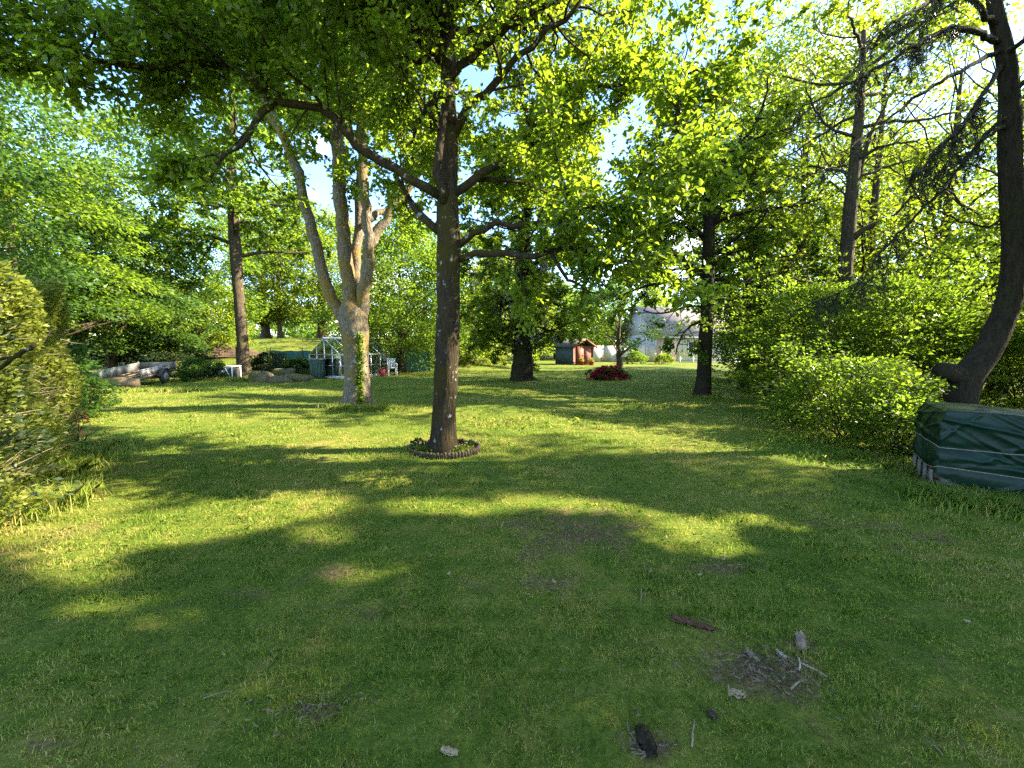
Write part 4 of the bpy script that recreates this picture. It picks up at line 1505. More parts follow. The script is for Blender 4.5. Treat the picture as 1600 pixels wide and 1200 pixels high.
# ================================================================== TARPAULIN WOODPILE
def tarp():
    A = np.array([4.70, 4.50, 0])
    fd = np.array([.833, -.553, 0])
    sd = np.array([.553, .833, 0])
    Lx, Ly, H = 2.1, .95, .89
    t = thing('covered_woodpile', 'woodpile wrapped in dark green tarpaulin tied with two ropes', 'woodpile', tuple(A + fd * 1 + sd * .5))
    # skirt: perimeter x height grid, plus top grid
    per = []
    N1, N2 = 130, 60
    for i in range(N1):
        per.append((i / N1 * Lx, 0.0))
    for i in range(N2):
        per.append((Lx, i / N2 * Ly))
    for i in range(N1):
        per.append((Lx - i / N1 * Lx, Ly))
    for i in range(N2):
        per.append((0.0, Ly - i / N2 * Ly))
    per = np.array(per)
    cx = np.array([Lx / 2, Ly / 2])
    nv = 54
    n = len(per)
    V = []

    def fold(u, z, s):
        f = 0
        for (u0, z0, a, wd, amp) in FO:
            d = (u - u0) * math.sin(a) - (z - z0) * math.cos(a)
            l = (u - u0) * math.cos(a) + (z - z0) * math.sin(a)
            f += amp * math.exp(-(d / wd) ** 2) * math.exp(-(l / .55) ** 2)
        return f
    FO = [(rng.uniform(0, 6.1), rng.uniform(.1, .85), rng.uniform(-.9, .9) + (1.57 if rng.random() < .3 else 0), rng.uniform(.010, .030), rng.uniform(.014, .034) * rng.choice([1, -1, 1])) for _ in range(85)]
    for j in range(nv):
        zf = j / (nv - 1)
        for i, (x, y) in enumerate(per):
            hem = .055 + .03 * math.sin(i * .105) + .02 * math.sin(i * .31 + 1) + (.13 if x == 0 else .10 * max(0, 1 - x / .3) if y == 0 else 0)
            top = H - .05 * (x / Lx) + .012 * math.sin(x * 5)
            z = hem + (top - hem) * zf
            e = min(1, (1 - zf) * 6)
            off = np.array([x, y]) - cx
            nn = np.array([0, -1.0]) if y == 0 else (np.array([1.0, 0]) if x == Lx else (np.array([0, 1.0]) if y == Ly else np.array([-1.0, 0])))
            s = i / n * 2 * (Lx + Ly)
            bul = fold(s, z, 0) + .016 * math.sin(s * 3.1 + z * 5) * (1 - zf)
            # pulled in by the ropes
            for (r0, r1) in ROPES:
                zr = r0 + r1 * math.sin(s * 1.6 + r0 * 9)
                bul -= .02 * math.exp(-((z - zr) / .045) ** 2)
            bul += .03 * (1 - zf) * math.exp(-((z - .30) / .18) ** 2)
            rnd = .04 * (1 - e)
            q = cx + off * (1 - rnd) + nn * bul
            V.append(A + fd * q[0] + sd * q[1] + np.array([0, 0, z]))
    Q = []
    for j in range(nv - 1):
        for i in range(n):
            k = (i + 1) % n
            Q.append([j * n + i, j * n + k, (j + 1) * n + k, (j + 1) * n + i])
    base = len(V)
    # top: rings shrinking to the middle
    K = 8
    for r_ in range(1, K + 1):
        f = 1 - r_ / (K + .001)
        for i in range(n):
            x, y = cx + (per[i] - cx) * .96 * f
            z = H - .05 * (x / Lx) + .012 * math.sin(x * 5) + .03 * math.sin(x * 4 + 1) * math.sin(y * 5) * (1 - f) + .012 * (1 - f) + .008 * math.sin(x * 13 + y * 9)
            V.append(A + fd * x + sd * y + np.array([0, 0, z]))
    for r_ in range(K):
        a0 = (nv - 1) * n if r_ == 0 else base + (r_ - 1) * n
        b0 = base + r_ * n
        for i in range(n):
            k = (i + 1) % n
            Q.append([a0 + i, a0 + k, b0 + k, b0 + i])
    part(mesh_np('tarpaulin', np.array(V), np.array(Q), M['tarp'], None, True), t)
    # ropes
    for (r0, r1) in ROPES:
        mb = MB()
        pts = []
        for i in range(n + 1):
            x, y = per[i % n]
            s = (i % n) / n * 2 * (Lx + Ly)
            z = r0 + r1 * math.sin(s * 1.6 + r0 * 9)
            nn = np.array([0, -1.0]) if y == 0 else (np.array([1.0, 0]) if x == Lx else (np.array([0, 1.0]) if y == Ly else np.array([-1.0, 0])))
            q = np.array([x, y]) + nn * (.012 + fold(s, z, 0) * .9 + .01 + .022 * math.sin(s * 3.1 + z * 5) * (1 - z / H))
            pts.append(A + fd * q[0] + sd * q[1] + np.array([0, 0, z]))
        mb.tube(smooth_path(pts[::5], .05), .0045, 6)
        part(mb.build('rope', M['rope'], None, True), t)
    # pallet under it
    mb = MB()
    for y_ in (.0, .42, .84):
        mb.box(A + fd * (Lx / 2) + sd * (y_ + .05) + [0, 0, .05], (Lx - .02, .09, .1), rz=math.atan2(fd[1], fd[0]))
    for i in range(9):
        mb.box(A + fd * (.1 + i * .23) + sd * (Ly / 2) + [0, 0, .115], (.1, Ly - .02, .022), rz=math.atan2(fd[1], fd[0]))
    part(mb.build('pallet', M['greywood'], None), t)
    for i in range(4):
        mb = MB()
        p = A + sd * (.06 + i * .24) - fd * .03
        mb.box(p + [0, 0, .10], (.022, .085, .24), rz=math.atan2(fd[1], fd[0]))
        part(mb.build('pallet_slat', M['greywood'], None), t)
    # split logs inside
    mb = MB()
    for z in (.2, .33, .46, .59, .72):
        for i in range(12):
            x = .1 + i * .17
            mb.tube([A + fd * x + sd * .1 + [0, 0, z], A + fd * x + sd * .85 + [0, 0, z]], .065, 8, lump=.1)
    part(mb.build('log_stack', M['oldwood'], None, True), t)
    return A, fd, sd


ROPES = ((.50, .012), (.255, .035))
TA, TFD, TSD = tarp()


def stick(label, pts, r0, r1, material, group, name='stick', cat='stick', n=6):
    c = np.mean(pts, axis=0)
    mb = MB()
    if group == 'bark and sticks scattered on the front lawn':
        r0, r1 = r0 * .6, r1 * .55
    P = smooth_path(pts, .04, min(.004, r0 * .4))
    mb.tube(P - c, np.linspace(r0, r1, len(P)), n, lump=.15)
    o = mb.build(name, material, None, True)
    o.location = tuple(c)
    return tag(o, label, cat, group)


# sticks lying in front of the tarpaulin
SG = 'sticks lying in front of the tarpaulin'
a = TA - TSD * .22
for i, (u0, u1, v0, v1, z0, z1, r_, lb) in enumerate((
        (.05, .75, -.02, .02, .04, .05, .035, 'thick brown log piece lying along the foot of the tarpaulin'),
        (.30, .95, -.10, -.02, .03, .09, .014, 'thin curved stick on the brown log by tarpaulin'),
        (.40, 1.2, -.14, -.10, .03, .04, .016, 'grey stick lying flat in grass before the tarpaulin'),
        (.50, 1.1, -.05, .06, .05, .16, .010, 'pale thin twig rising toward the tarpaulin foot'),
        (.55, .9, -.20, -.16, .02, .03, .012, 'short grey stick nearest the lawn before the tarpaulin'))):
    p0, p1 = a + TFD * u0 + TSD * v0 + [0, 0, z0], a + TFD * u1 + TSD * v1 + [0, 0, z1]
    stick(lb, [p0, (p0 + p1) / 2 + [0, 0, .02], p1], r_, r_ * .6, M['oldwood'] if i < 2 else M['greystick'], SG)


# ================================================================== DEBRIS ON THE FRONT LAWN
def gp(px, py, dz=0.0):
    p = ground(px, py)
    p[2] += dz
    return p


def slab(label, a, b, w_, th, material, name='bark_piece', cat='bark', group=None, curl=.4):
    """curved strip of bark from a to b"""
    a, b = np.array(a), np.array(b)
    d = b - a
    L = np.linalg.norm(d)
    d /= L
    s = np.cross(d, [0, 0, 1])
    s /= np.linalg.norm(s)
    c = (a + b) / 2
    nu, nv = 14, 7
    V = []
    for lay in (0, 1):
        for i in range(nu):
            u = i / (nu - 1)
            ww = w_ * (.45 + .55 * math.sin(math.pi * min(1, .15 + u * .8))) * rng.uniform(.72, 1.18)
            for j in range(nv):
                v = j / (nv - 1) - .5
                z = th * (1 - lay) + curl * w_ * (.25 - v * v) * 1.6 + rng.normal(0, th * .3) - th * .5 * abs(math.sin(j * 2.1 + u * 3))
                V.append(a + d * L * u + s * v * ww + np.array([0, 0, z]) - c)
    V = np.array(V)
    n = nu * nv
    Q = []
    for i in range(nu - 1):
        for j in range(nv - 1):
            k = i * nv + j
            Q.append([k, k + nv, k + nv + 1, k + 1])
            Q.append([n + k, n + k + 1, n + k + nv + 1, n + k + nv])
    edge = [i * nv for i in range(nu)] + [(nu - 1) * nv + j for j in range(1, nv)] + [i * nv + nv - 1 for i in range(nu - 2, -1, -1)] + [j for j in range(nv - 2, 0, -1)]
    for i in range(len(edge)):
        e, f = edge[i], edge[(i + 1) % len(edge)]
        Q.append([e, f, f + n, e + n])
    o = mesh_np(name, V, np.array(Q), material, None, False)
    o.location = tuple(c)
    return tag(o, label, cat, group)


DG = 'bark and sticks scattered on the front lawn'
slab('long reddish strip of bark lying on the front lawn', gp(1048, 970, .012), gp(1118, 992, .012), .055, .012, M['scrap'], group=DG)
slab('dark crumbling bark piece at the bottom edge of lawn', gp(1000, 1142, .01), gp(1020, 1190, .01), .07, .014, M['bark'], group=DG)
slab('short pale chunk of split wood on green grass below the bare patch', gp(1137, 1086, .012), gp(1164, 1095, .012), .030, .018, M['palewood'], 'wood_chunk', 'wood', DG, .2)
slab('small brown bark flake with white edge below the pale chunk', gp(1106, 1118, .012), gp(1120, 1128, .01), .035, .012, M['logedge'], group=DG)
slab('flat brown bark flake above the broken sticks', gp(1250, 995, .01), gp(1252, 1022, .01), .055, .012, M['oldwood'], group=DG)
slab('brown bark flake in the left part of the bare patch', gp(1165, 1022, .012), gp(1185, 1040, .012), .04, .012, M['oldwood'], group=DG)
slab('whitish flat wood splinter at upper right of bare patch', gp(1213, 1022, .012), gp(1227, 1034, .012), .022, .010, M['pebble'], 'wood_chunk', 'wood', DG, .1)
slab('tan leaf like bark scrap near the bottom centre of lawn', gp(690, 1176, .012), gp(716, 1182, .012), .03, .006, M['palewood'], group=DG)
stick('thick pale broken stick at the right of bare patch', [gp(1250, 1043, .02), gp(1270, 1052, .022), gp(1292, 1062, .015)], .010, .006, M['greystick'], DG)
stick('upright bent white stick end beside the thick pale stick', [gp(1248, 1052, .01), gp(1249, 1044, .02), gp(1246, 1036, .03)], .007, .005, M['pebble'], DG)
stick('thin straight grey stick across the bare patch', [gp(1212, 1026, .015), gp(1222, 1036, .015), gp(1233, 1046, .012)], .005, .003, M['greystick'], DG)
stick('short grey stick with lichen below the bare patch', [gp(1235, 1082, .012), gp(1243, 1074, .016), gp(1250, 1068, .014)], .009, .007, M['greystick'], DG)
stick('thin dark stick at lower edge of the bare patch', [gp(1212, 1076, .012), gp(1222, 1084, .012), gp(1234, 1090, .010)], .004, .003, M['oldwood'], DG)
stick('thin pale twig right above the grey lichen stick', [gp(1240, 1054, .012), gp(1250, 1063, .012), gp(1255, 1072, .010)], .004, .003, M['greystick'], DG)
stick('small pale twig right of the reddish bark strip', [gp(1094, 971, .015), gp(1104, 974, .015), gp(1112, 977, .012)], .004, .003, M['greystick'], DG)
stick('upright grey twig on grass at bottom right of centre', [gp(1081, 1172, .01), gp(1083, 1150, .02), gp(1085, 1130, .015)], .006, .004, M['greystick'], DG)
stick('thin grey twig left of the bare patch', [gp(1052, 1039, .012), gp(1060, 1046, .014), gp(1068, 1053, .012)], .003, .002, M['greystick'], DG)
stick('short pale twig standing above the reddish bark strip', [gp(1001, 945, .012), gp(1002, 935, .02), gp(1001, 925, .02)], .005, .003, M['greystick'], DG)
stick('pale twig on the sunlit lawn centre behind the bare soil', [gp(782, 829, .015), gp(785, 824, .02), gp(787, 820, .02)], .008, .006, M['palewood'], DG)
stick('curved thin twig lying across the left front lawn', [gp(318, 1095, .012), gp(340, 1088, .014), gp(362, 1084, .012)], .004, .003, M['greystick'], DG)
stick('thin twig on the far right front lawn', [gp(1446, 1160, .012), gp(1460, 1172, .014), gp(1475, 1186, .012)], .005, .003, M['greystick'], DG)
for i, (px, py, lb) in enumerate(((1041, 846, 'tan dead leaf on sunlit grass above the brown soil'), (1128, 880, 'tan dead leaf below the right sunlit patch'),
                                  (1516, 975, 'pale dead leaf standing on grass at far right'), (868, 918, 'pale bark chip on the thin turf in lawn centre'),
                                  (1016, 902, 'pale bark chip above the reddish strip'), (1333, 812, 'pale chip on lawn far right near the sunlit streaks'),
                                  (700, 905, 'pale chip on the lawn left of the thin turf'), (1090, 905, 'pale bark chip right above the reddish strip'))):
    a = rng.random() * 3
    p = gp(px, py, .022)
    slab(lb, p, p + np.array([math.cos(a), math.sin(a), .15]) * .032, .018, .003, M['palewood'], 'dead_leaf' if 'leaf' in lb else 'bark_chip', 'leaf' if 'leaf' in lb else 'bark', DG, .5)
# crumbs nobody could count, in the bare patches
Vs = []
for (px, py, rx, ry, n) in ((1190, 1045, 80, 36, 420), (900, 830, 110, 38, 260), (490, 1105, 90, 28, 120), (860, 915, 60, 16, 100), (1010, 1165, 35, 28, 80), (1140, 890, 70, 16, 100), (800, 1000, 700, 180, 350)):
    c = G(px, py)
    sx, sy = abs(G(px + rx, py)[0] - c[0]), abs(G(px, py - ry)[1] - c[1])
    x, y = rng.normal(c[0], sx * .5, n), rng.normal(c[1], sy * .5, n)
    y = np.maximum(y, 1.4)
    P = np.stack([x, y, terrain(x, y) + rng.uniform(.004, .02, n)], -1)
    D = rng.normal(0, 1, (n, 3)) * [1, 1, .15]
    D = unit(D)
    S = unit(np.cross(D, [0, 0, 1.0]))
    l = rng.uniform(.004, .02, n)[:, None]
    ww = rng.uniform(.0008, .0025, n)[:, None]
    Vs.append(np.stack([P - D * l - S * ww, P + D * l - S * ww * .5, P + D * l * .9 + S * ww + [0, 0, .004], P - D * l + S * ww + [0, 0, .003]], 1))
V = np.concatenate(Vs)
o = mesh_np('bark_crumbs', V.reshape(-1, 3), np.arange(len(V))[:, None] * 4 + np.array([[0, 1, 2, 3]]), M['crumb'])
tag(o, 'crumbs of bark and twig litter in the thin turf', 'litter', kind='stuff')


Ps = []
for i in range(240):
    y = 1.5 + 6.5 * rng.random() ** 1.3
    x = rng.uniform(-1.1, 1.15) * y
    m = int(rng.integers(8, 40))
    sx = rng.uniform(.03, .16)
    X, Y = rng.normal(x, sx, m), rng.normal(y, sx, m)
    Ps.append(np.stack([X, Y, terrain(X, Y) + rng.uniform(.015, .04, m)], -1))
P = np.concatenate(Ps)
n = len(P)
D = unit(rng.normal(0, 1, (n, 3)) * [1, 1, .25])
S = unit(np.cross(D, [0, 0, 1.0]))
L_ = rng.uniform(.010, .026, n)[:, None]
V = np.stack([P, P + D * L_ * .55 + S * L_ * .4 + [0, 0, .003], P + D * L_, P + D * L_ * .55 - S * L_ * .4 + [0, 0, .003]], 1)
o = mesh_np('weed_patches', V.reshape(-1, 3), np.arange(n)[:, None] * 4 + np.array([[0, 1, 2, 3]]), M['beech'])
tag(o, 'clover and small broad leaved weeds scattered through the lawn', 'weeds', kind='stuff')


# ================================================================== TRAILER
def trailer():
    c = G(222, 604)
    rz = R(101)
    L, Wd = 2.3, 1.35
    t = thing('utility_trailer', 'grey open utility trailer with red side stripe parked by the dark shrub', 'trailer', tuple(c))
    t.rotation_euler = (0, R(-5.5), rz)
    P = lambda mb, nm, m, par=None: mb.build(nm, m, par or t)
    z0, ph = .30, .36
    # x runs forward from the open rear, y to the left; origin = rear right corner
    mb = MB()
    mb.box((L / 2, Wd / 2, z0), (L, Wd - .02, .05))
    P(mb, 'bed', M['oldwood'])
    for y_, nm in ((0, 'side_panel'), (Wd, 'side_panel')):
        mb = MB()
        mb.box((L / 2, y_, z0 + ph / 2), (L, .03, ph))
        for k in range(3):
            mb.box((L / 2, y_ + (-.021 if y_ == 0 else .021), z0 + .05 + k * .13), (L - .02, .014, .02))
        for x_ in (.03, L - .03):
            mb.box((x_, y_ + (-.024 if y_ == 0 else .024), z0 + ph / 2 - .02), (.06, .02, ph + .08))
        o = P(mb, nm, M['galv'])
        mb = MB()
        mb.box((L / 2, y_ + (-.031 if y_ == 0 else .031), z0 + .115), (L - .2, .006, .03))
        P(mb, 'stripe', M['stripe'], o)
    mb = MB()
    mb.box((L - .015, Wd / 2, z0 + ph / 2), (.03, Wd - .04, ph))
    P(mb, 'front_panel', M['galv'])
    mb = MB()
    mb.box((-.03, Wd / 2, z0 - .14), (.03, Wd - .06, .30))
    P(mb, 'tailgate', M['oldwood'])
    mb = MB()
    for y_ in (.25, Wd - .25):
        mb.box((L / 2, y_, z0 - .055), (L, .05, .055))
    mb.bar((1.15, -.05, .2), (1.15, Wd + .05, .2), .05)
    mb.bar((L, Wd / 2 + .3, z0 - .05), (L + 1.0, Wd / 2, z0 - .05), .06)
    mb.bar((L, Wd / 2 - .3, z0 - .05), (L + 1.0, Wd / 2, z0 - .05), .06)
    P(mb, 'chassis', M['dark_metal'])
    for y_ in (-.14, Wd + .14):
        mb = MB()
        mb.tube([(1.2, y_ - .075, .2), (1.2, y_ - .06, .2), (1.2, y_ + .06, .2), (1.2, y_ + .075, .2)], [.24, .27, .27, .24], 24)
        wl = mb.build('wheel', M['black'], t, True)
        mb = MB()
        s = -1 if y_ < 0 else 1
        mb.tube([(1.2, y_ + s * .06, .2), (1.2, y_ + s * .082, .2), (1.2, y_ + s * .09, .2)], [.16, .16, .07], 20)
        P(mb, 'rim', M['galv'], wl)
        mb = MB()
        a = np.linspace(R(10), R(170), 14)
        for i in range(13):
            p0 = np.array([1.2 + .34 * math.cos(a[i]), y_, .2 + .33 * math.sin(a[i])])
            p1 = np.array([1.2 + .34 * math.cos(a[i + 1]), y_, .2 + .33 * math.sin(a[i + 1])])
            mb.bar(p0, p1, .2, .012)
        P(mb, 'mudguard', M['dark_metal'])
    # load of boards
    for i in range(3):
        b = MB()
        b.bar((.1 + .1 * i, .3 + .25 * i, z0 + .06 + .03 * i), (1.7, .5 + .2 * i, z0 + .07 + .03 * i), .12, .025)
        o = b.build('loose_board', M['oldwood'], None)
        o.rotation_euler = t.rotation_euler
        o.location = t.location
        tag(o, ('loose board nearest the right side in the grey trailer', 'middle loose board in the grey trailer bed', 'loose board nearest the far side in the grey trailer')[i], 'board', 'boards in the trailer')


trailer()


# ================================================================== FRAMED BOX, WATER BUTT, ROCKS
def framed_box():
    c = G(344, 594)
    t = thing('cold_frame', 'low dark box with white metal frame beside the flared tree foot', 'garden box', tuple(c))
    w_, d_, h = 1.15, .6, .62
    mb = MB()
    mb.box((0, d_ / 2, h / 2 - .02), (w_ - .05, d_ - .05, h - .08))
    mb.build('body', M['dark_in'], t)
    mb = MB()
    for sx in (-1, 1):
        for y_ in (0, d_):
            mb.box((sx * w_ / 2, y_, h / 2), (.04, .04, h))
    for y_ in (0, d_):
        mb.box((0, y_, h + .021), (w_ + .08, .045, .04))
    mb.box((-w_ / 2 + .01, d_ / 2, h + .02), (.04, d_ - .05, .038))
    mb.box((w_ / 2 - .01, d_ / 2, h + .02), (.04, d_ - .05, .038))
    mb.bar((w_ / 2 - .04, -.02, .05), (w_ / 2 - .30, -.02, h - .05), .03)
    mb.build('frame', M['white'], t)
    mb = MB()
    mb.box((.1, -.005, .28), (.30, .02, .38))
    mb.build('pale_panel', M['galv'], t)


framed_box()


def lathe(mb, c, prof, n=20):
    pts = [np.array([c[0], c[1], c[2] + z]) for r_, z in prof]
    mb.tube(pts, [r_ for r_, z in prof], n)


def water_butt():
    c = G(497, 591)
    t = thing('water_butt', 'dark green square water butt with pale lid at the greenhouse corner', 'water butt', tuple(c))
    mb = MB()
    V = []
    for z, hw in ((0, .28), (.05, .285), (.86, .36), (.92, .38)):
        V += [(-hw, -hw, z), (hw, -hw, z), (hw, hw, z), (-hw, hw, z)]
    Q = [[0, 3, 2, 1], [12, 13, 14, 15]]
    for j in range(3):
        for i in range(4):
            k = (i + 1) % 4
            Q.append([j * 4 + i, j * 4 + k, j * 4 + 4 + k, j * 4 + 4 + i])
    mb.add(V, Q)
    for k in range(-2, 3):
        mb.box((k * .12, -.325, .45), (.03, .03, .75), ax=[[1, 0, 0], [0, 1, .09], [0, -.09, 1]])
    o = mb.build('barrel', M['bin'], t)
    mb = MB()
    mb.box((0, 0, .945), (.82, .82, .045))
    mb.build('lid', M['galv'], t)
    t.rotation_euler = (0, 0, R(20))


water_butt()


def rocks():
    L = ['large mossy rock at left of rockery below the grey shrub', 'flat mossy rock in the middle of rockery', 'long mossy rock at right of rockery near the water butt',
         'upper mossy rock behind the middle rock', 'small mossy rock at the right end of rockery']
    for i, (px, py, sx, sy, sz) in enumerate(((410, 596, .55, .4, .34), (436, 598, .42, .3, .22), (460, 596, .5, .35, .28), (446, 590, .5, .35, .40), (478, 595, .28, .25, .16))):
        c = G(px, py)
        nu, nv = 18, 12
        V = []
        ph = rng.random(6) * 6
        for j in range(nv):
            th = math.pi * j / (nv - 1)
            for k in range(nu):
                a = 2 * math.pi * k / nu
                d = np.array([math.sin(th) * math.cos(a), math.sin(th) * math.sin(a), math.cos(th)])
                r_ = 1 + .16 * math.sin(3 * a + ph[0] + 2 * th) + .1 * math.sin(5 * a + ph[1]) * math.sin(th) + .12 * math.sin(4 * th + ph[2])
                d = np.sign(d) * np.abs(d) ** .75
                V.append(d * r_ * np.array([sx, sy, sz]))
        Q = [[j * nu + k, j * nu + (k + 1) % nu, (j + 1) * nu + (k + 1) % nu, (j + 1) * nu + k] for j in range(nv - 1) for k in range(nu)]
        o = mesh_np('mossy_rock', np.array(V), np.array(Q)[:, ::-1], M['rock'], None, True)
        o.location = (c[0], c[1], .06)
        tag(o, L[i], 'rock', 'rocks of the rockery')


rocks()


# ================================================================== GREENHOUSE
def greenhouse():
    C = G(533, 592)
    phi = R(58)
    t = thing('greenhouse', 'small aluminium framed glass greenhouse behind the pale multi stem tree', 'greenhouse', tuple(C))
    t.rotation_euler = (0, 0, phi)
    L, Wd, He, Hr = 3.0, 2.5, 1.15, 1.95
    b = .035
    # x along ridge, y across (to the left/back)
    mb = MB()
    mb.box((L / 2, Wd / 2, .03), (L + .1, Wd + .1, .06))
    mb.build('plinth', M['beige'], t)
    fr = MB()
    nx = 5
    for i in range(nx + 1):
        x = L * i / nx
        for y_ in (0, Wd):
            fr.bar((x, y_, .06), (x, y_, He), b)
        fr.bar((x, 0, He), (x, Wd / 2, Hr), b)
        fr.bar((x, Wd, He), (x, Wd / 2, Hr), b)
    for y_ in (0, Wd):
        fr.bar((-.02, y_, He), (L + .02, y_, He), b * 1.5)
        fr.bar((-.02, y_, .10), (L + .02, y_, .10), b * 1.3)
        fr.bar((-.02, y_, .62), (L + .02, y_, .62), b * .7)
    fr.bar((-.05, Wd / 2, Hr + .02), (L + .05, Wd / 2, Hr + .02), b * 2.6)
    for x in (0, L):
        fr.bar((x, 0, .10), (x, Wd, .10), b * 1.3)
        fr.bar((x, 0, He), (x, Wd, He), b)
        for k in (1, 2, 3):
            y_ = Wd * k / 4
            top = He + (Hr - He) * (1 - abs(y_ - Wd / 2) / (Wd / 2))
            fr.bar((x, y_, .10), (x, y_, top), b)
        fr.bar((x, Wd * .25, .62), (x, Wd * .75, .62), b * .8)
    fr.build('frame', M['alu'], t)
    for i in range(nx):
        x0, x1 = L * i / nx + .02, L * (i + 1) / nx - .02
        for (y0, z0, y1, z1) in ((0, .12, 0, He - .02), (Wd, .12, Wd, He - .02), (.02, He + .02, Wd / 2 - .04, Hr - .02), (Wd - .02, He + .02, Wd / 2 + .04, Hr - .02)):
            g = MB()
            g.quad([(x0, y0, z0), (x1, y0, z0), (x1, y1, z1), (x0, y1, z1)])
            g.build('glass_pane', M['glass'], t)
    for x in (0, L):
        for k in range(4):
            y0, y1 = Wd * k / 4 + .02, Wd * (k + 1) / 4 - .02
            tp = lambda y_: He + (Hr - He) * (1 - abs(y_ - Wd / 2) / (Wd / 2)) - .02
            g = MB()
            g.quad([(x, y0, .12), (x, y1, .12), (x, y1, tp(y1)), (x, y0, tp(y0))])
            g.build('glass_pane', M['glass'], t)
    ca, sa = math.cos(phi), math.sin(phi)

    def wp(x, y_, z=0.06):
        return np.array([C[0] + x * ca - y_ * sa, C[1] + x * sa + y_ * ca, z])
    # staging and pots inside
    st = thing('potting_bench', 'slatted potting bench inside the greenhouse', 'bench', tuple(wp(1.6, 2.0)))
    st.rotation_euler = (0, 0, phi)
    mb = MB()
    for k in range(4):
        mb.box((0, -.21 + k * .14, .62), (2.6, .1, .025))
    mb.build('bench_top', M['greywood'], st)
    for sx in (-1.2, 1.2):
        for sy in (-.2, .2):
            mb = MB()
            mb.box((sx, sy, .303), (.05, .05, .606))
            mb.build('leg', M['greywood'], st)
    PL = ['terracotta pot with a bushy plant on the greenhouse floor near the gable', 'terracotta pot with a plant at the greenhouse front glass', 'terracotta pot with a tall plant in greenhouse middle',
          'terracotta pot with a plant at the far end of greenhouse', 'terracotta pot with a plant on the bench left end', 'terracotta pot with a plant on the bench right end']
    for i, (x, y_, z) in enumerate(((.4, 1.2, .06), (1.1, .4, .06), (1.7, .9, .06), (2.8, .5, .06), (.8, 2.0, .695), (2.4, 2.0, .695))):
        p = wp(x, y_, z)
        q = thing('potted_plant', PL[i], 'potted plant', tuple(p), 'potted plants in the greenhouse')
        mb = MB()
        lathe(mb, (0, 0, 0), ((.09, 0), (.14, .22), (.155, .23), (.155, .27), (.13, .27), (.12, .22)), 16)
        mb.build('pot', M['clay'], q)
        n = 180
        P = blob(n, (0, 0, .5), .26, 1.0) + p
        leaves('foliage', P, rng.normal(0, 1, (n, 3)), .13, M['beech'], q, .5, .5, prune=0)
    # garden chair and red can at the right end
    p = wp(2.2, -.4, 0)
    q = thing('watering_can', 'red watering can standing right of the greenhouse', 'watering can', tuple(p))
    mb = MB()
    lathe(mb, (0, 0, 0), ((.13, 0), (.13, .34), (.10, .38), (.05, .40)), 16)
    mb.build('body', M['redpaint'], q, True)
    mb = MB()
    mb.tube(smooth_path([(.11, 0, .08), (.24, 0, .24), (.34, 0, .42)], .05), .02, 8)
    mb.build('spout', M['redpaint'], q, True)
    mb = MB()
    mb.tube(smooth_path([(-.11, 0, .12), (-.24, 0, .3), (-.1, 0, .48), (.03, 0, .41)], .04), .012, 8)
    mb.build('handle', M['redpaint'], q, True)
    cp = wp(2.7, -.55, 0)
    q = thing('garden_chair', 'white plastic garden chair standing beside the greenhouse', 'chair', tuple(cp))
    q.rotation_euler = (0, 0, R(25))
    mb = MB()
    mb.box((0, 0, .43), (.46, .44, .03))
    mb.build('seat', M['white'], q)
    mb = MB()
    for k in range(5):
        mb.box((-.18 + k * .09, .23, .66), (.055, .022, .42), ax=[[1, 0, 0], [0, 1, -.15], [0, .15, 1]])
    mb.box((0, .262, .89), (.46, .03, .06))
    mb.build('backrest', M['white'], q)
    for sx in (-.2, .2):
        for sy in (-.19, .2):
            mb = MB()
            mb.bar((sx * 1.1, sy * 1.15, 0), (sx, sy, .415), .035)
            mb.build('leg', M['white'], q)
        mb = MB()
        mb.bar((sx * 1.12, -.2, .64), (sx * 1.12, .24, .66), .045, .03)
        mb.bar((sx * 1.12, -.19, .43), (sx * 1.12, -.2, .64), .03)
        mb.build('armrest', M['white'], q)


greenhouse()


# ================================================================== FENCES
def net_fence():
    y = 25.0
    x0, x1 = (425 - 800) / F * y, (672 - 800) / F * y
    t = thing('windbreak_fence', 'long green windbreak netting fence behind the greenhouse', 'fence', tuple(at(x0, y)))
    mb = MB()
    n = 40
    V, Q = [], []
    for i in range(n + 1):
        x = x0 + (x1 - x0) * i / n
        g = float(terrain(x, y))
        for z in (.02, .7, 1.22 + .02 * math.sin(i * 1.7)):
            V.append((x, y + .03 * math.sin(i * .9) + .02 * math.sin(z * 3), g + z))
    for i in range(n):
        for k in range(2):
            Q.append([i * 3 + k, i * 3 + 3 + k, i * 3 + 4 + k, i * 3 + 1 + k])
    V = np.array(V)
    mb.add(V, Q)
    mb.add(V + [0, .012, 0], np.array(Q)[:, ::-1])
    part(mb.build('netting', M['net'], None, True), t)
    for i in range(6):
        x = x0 + (x1 - x0) * i / 5
        mb = MB()
        g = at(x, y - .07)
        mb.tube([g + [0, 0, -.1], g + [0, 0, .7], g + [0, 0, 1.42]], .025, 8)
        part(mb.build('post', M['wire'], None, True), t)


net_fence()


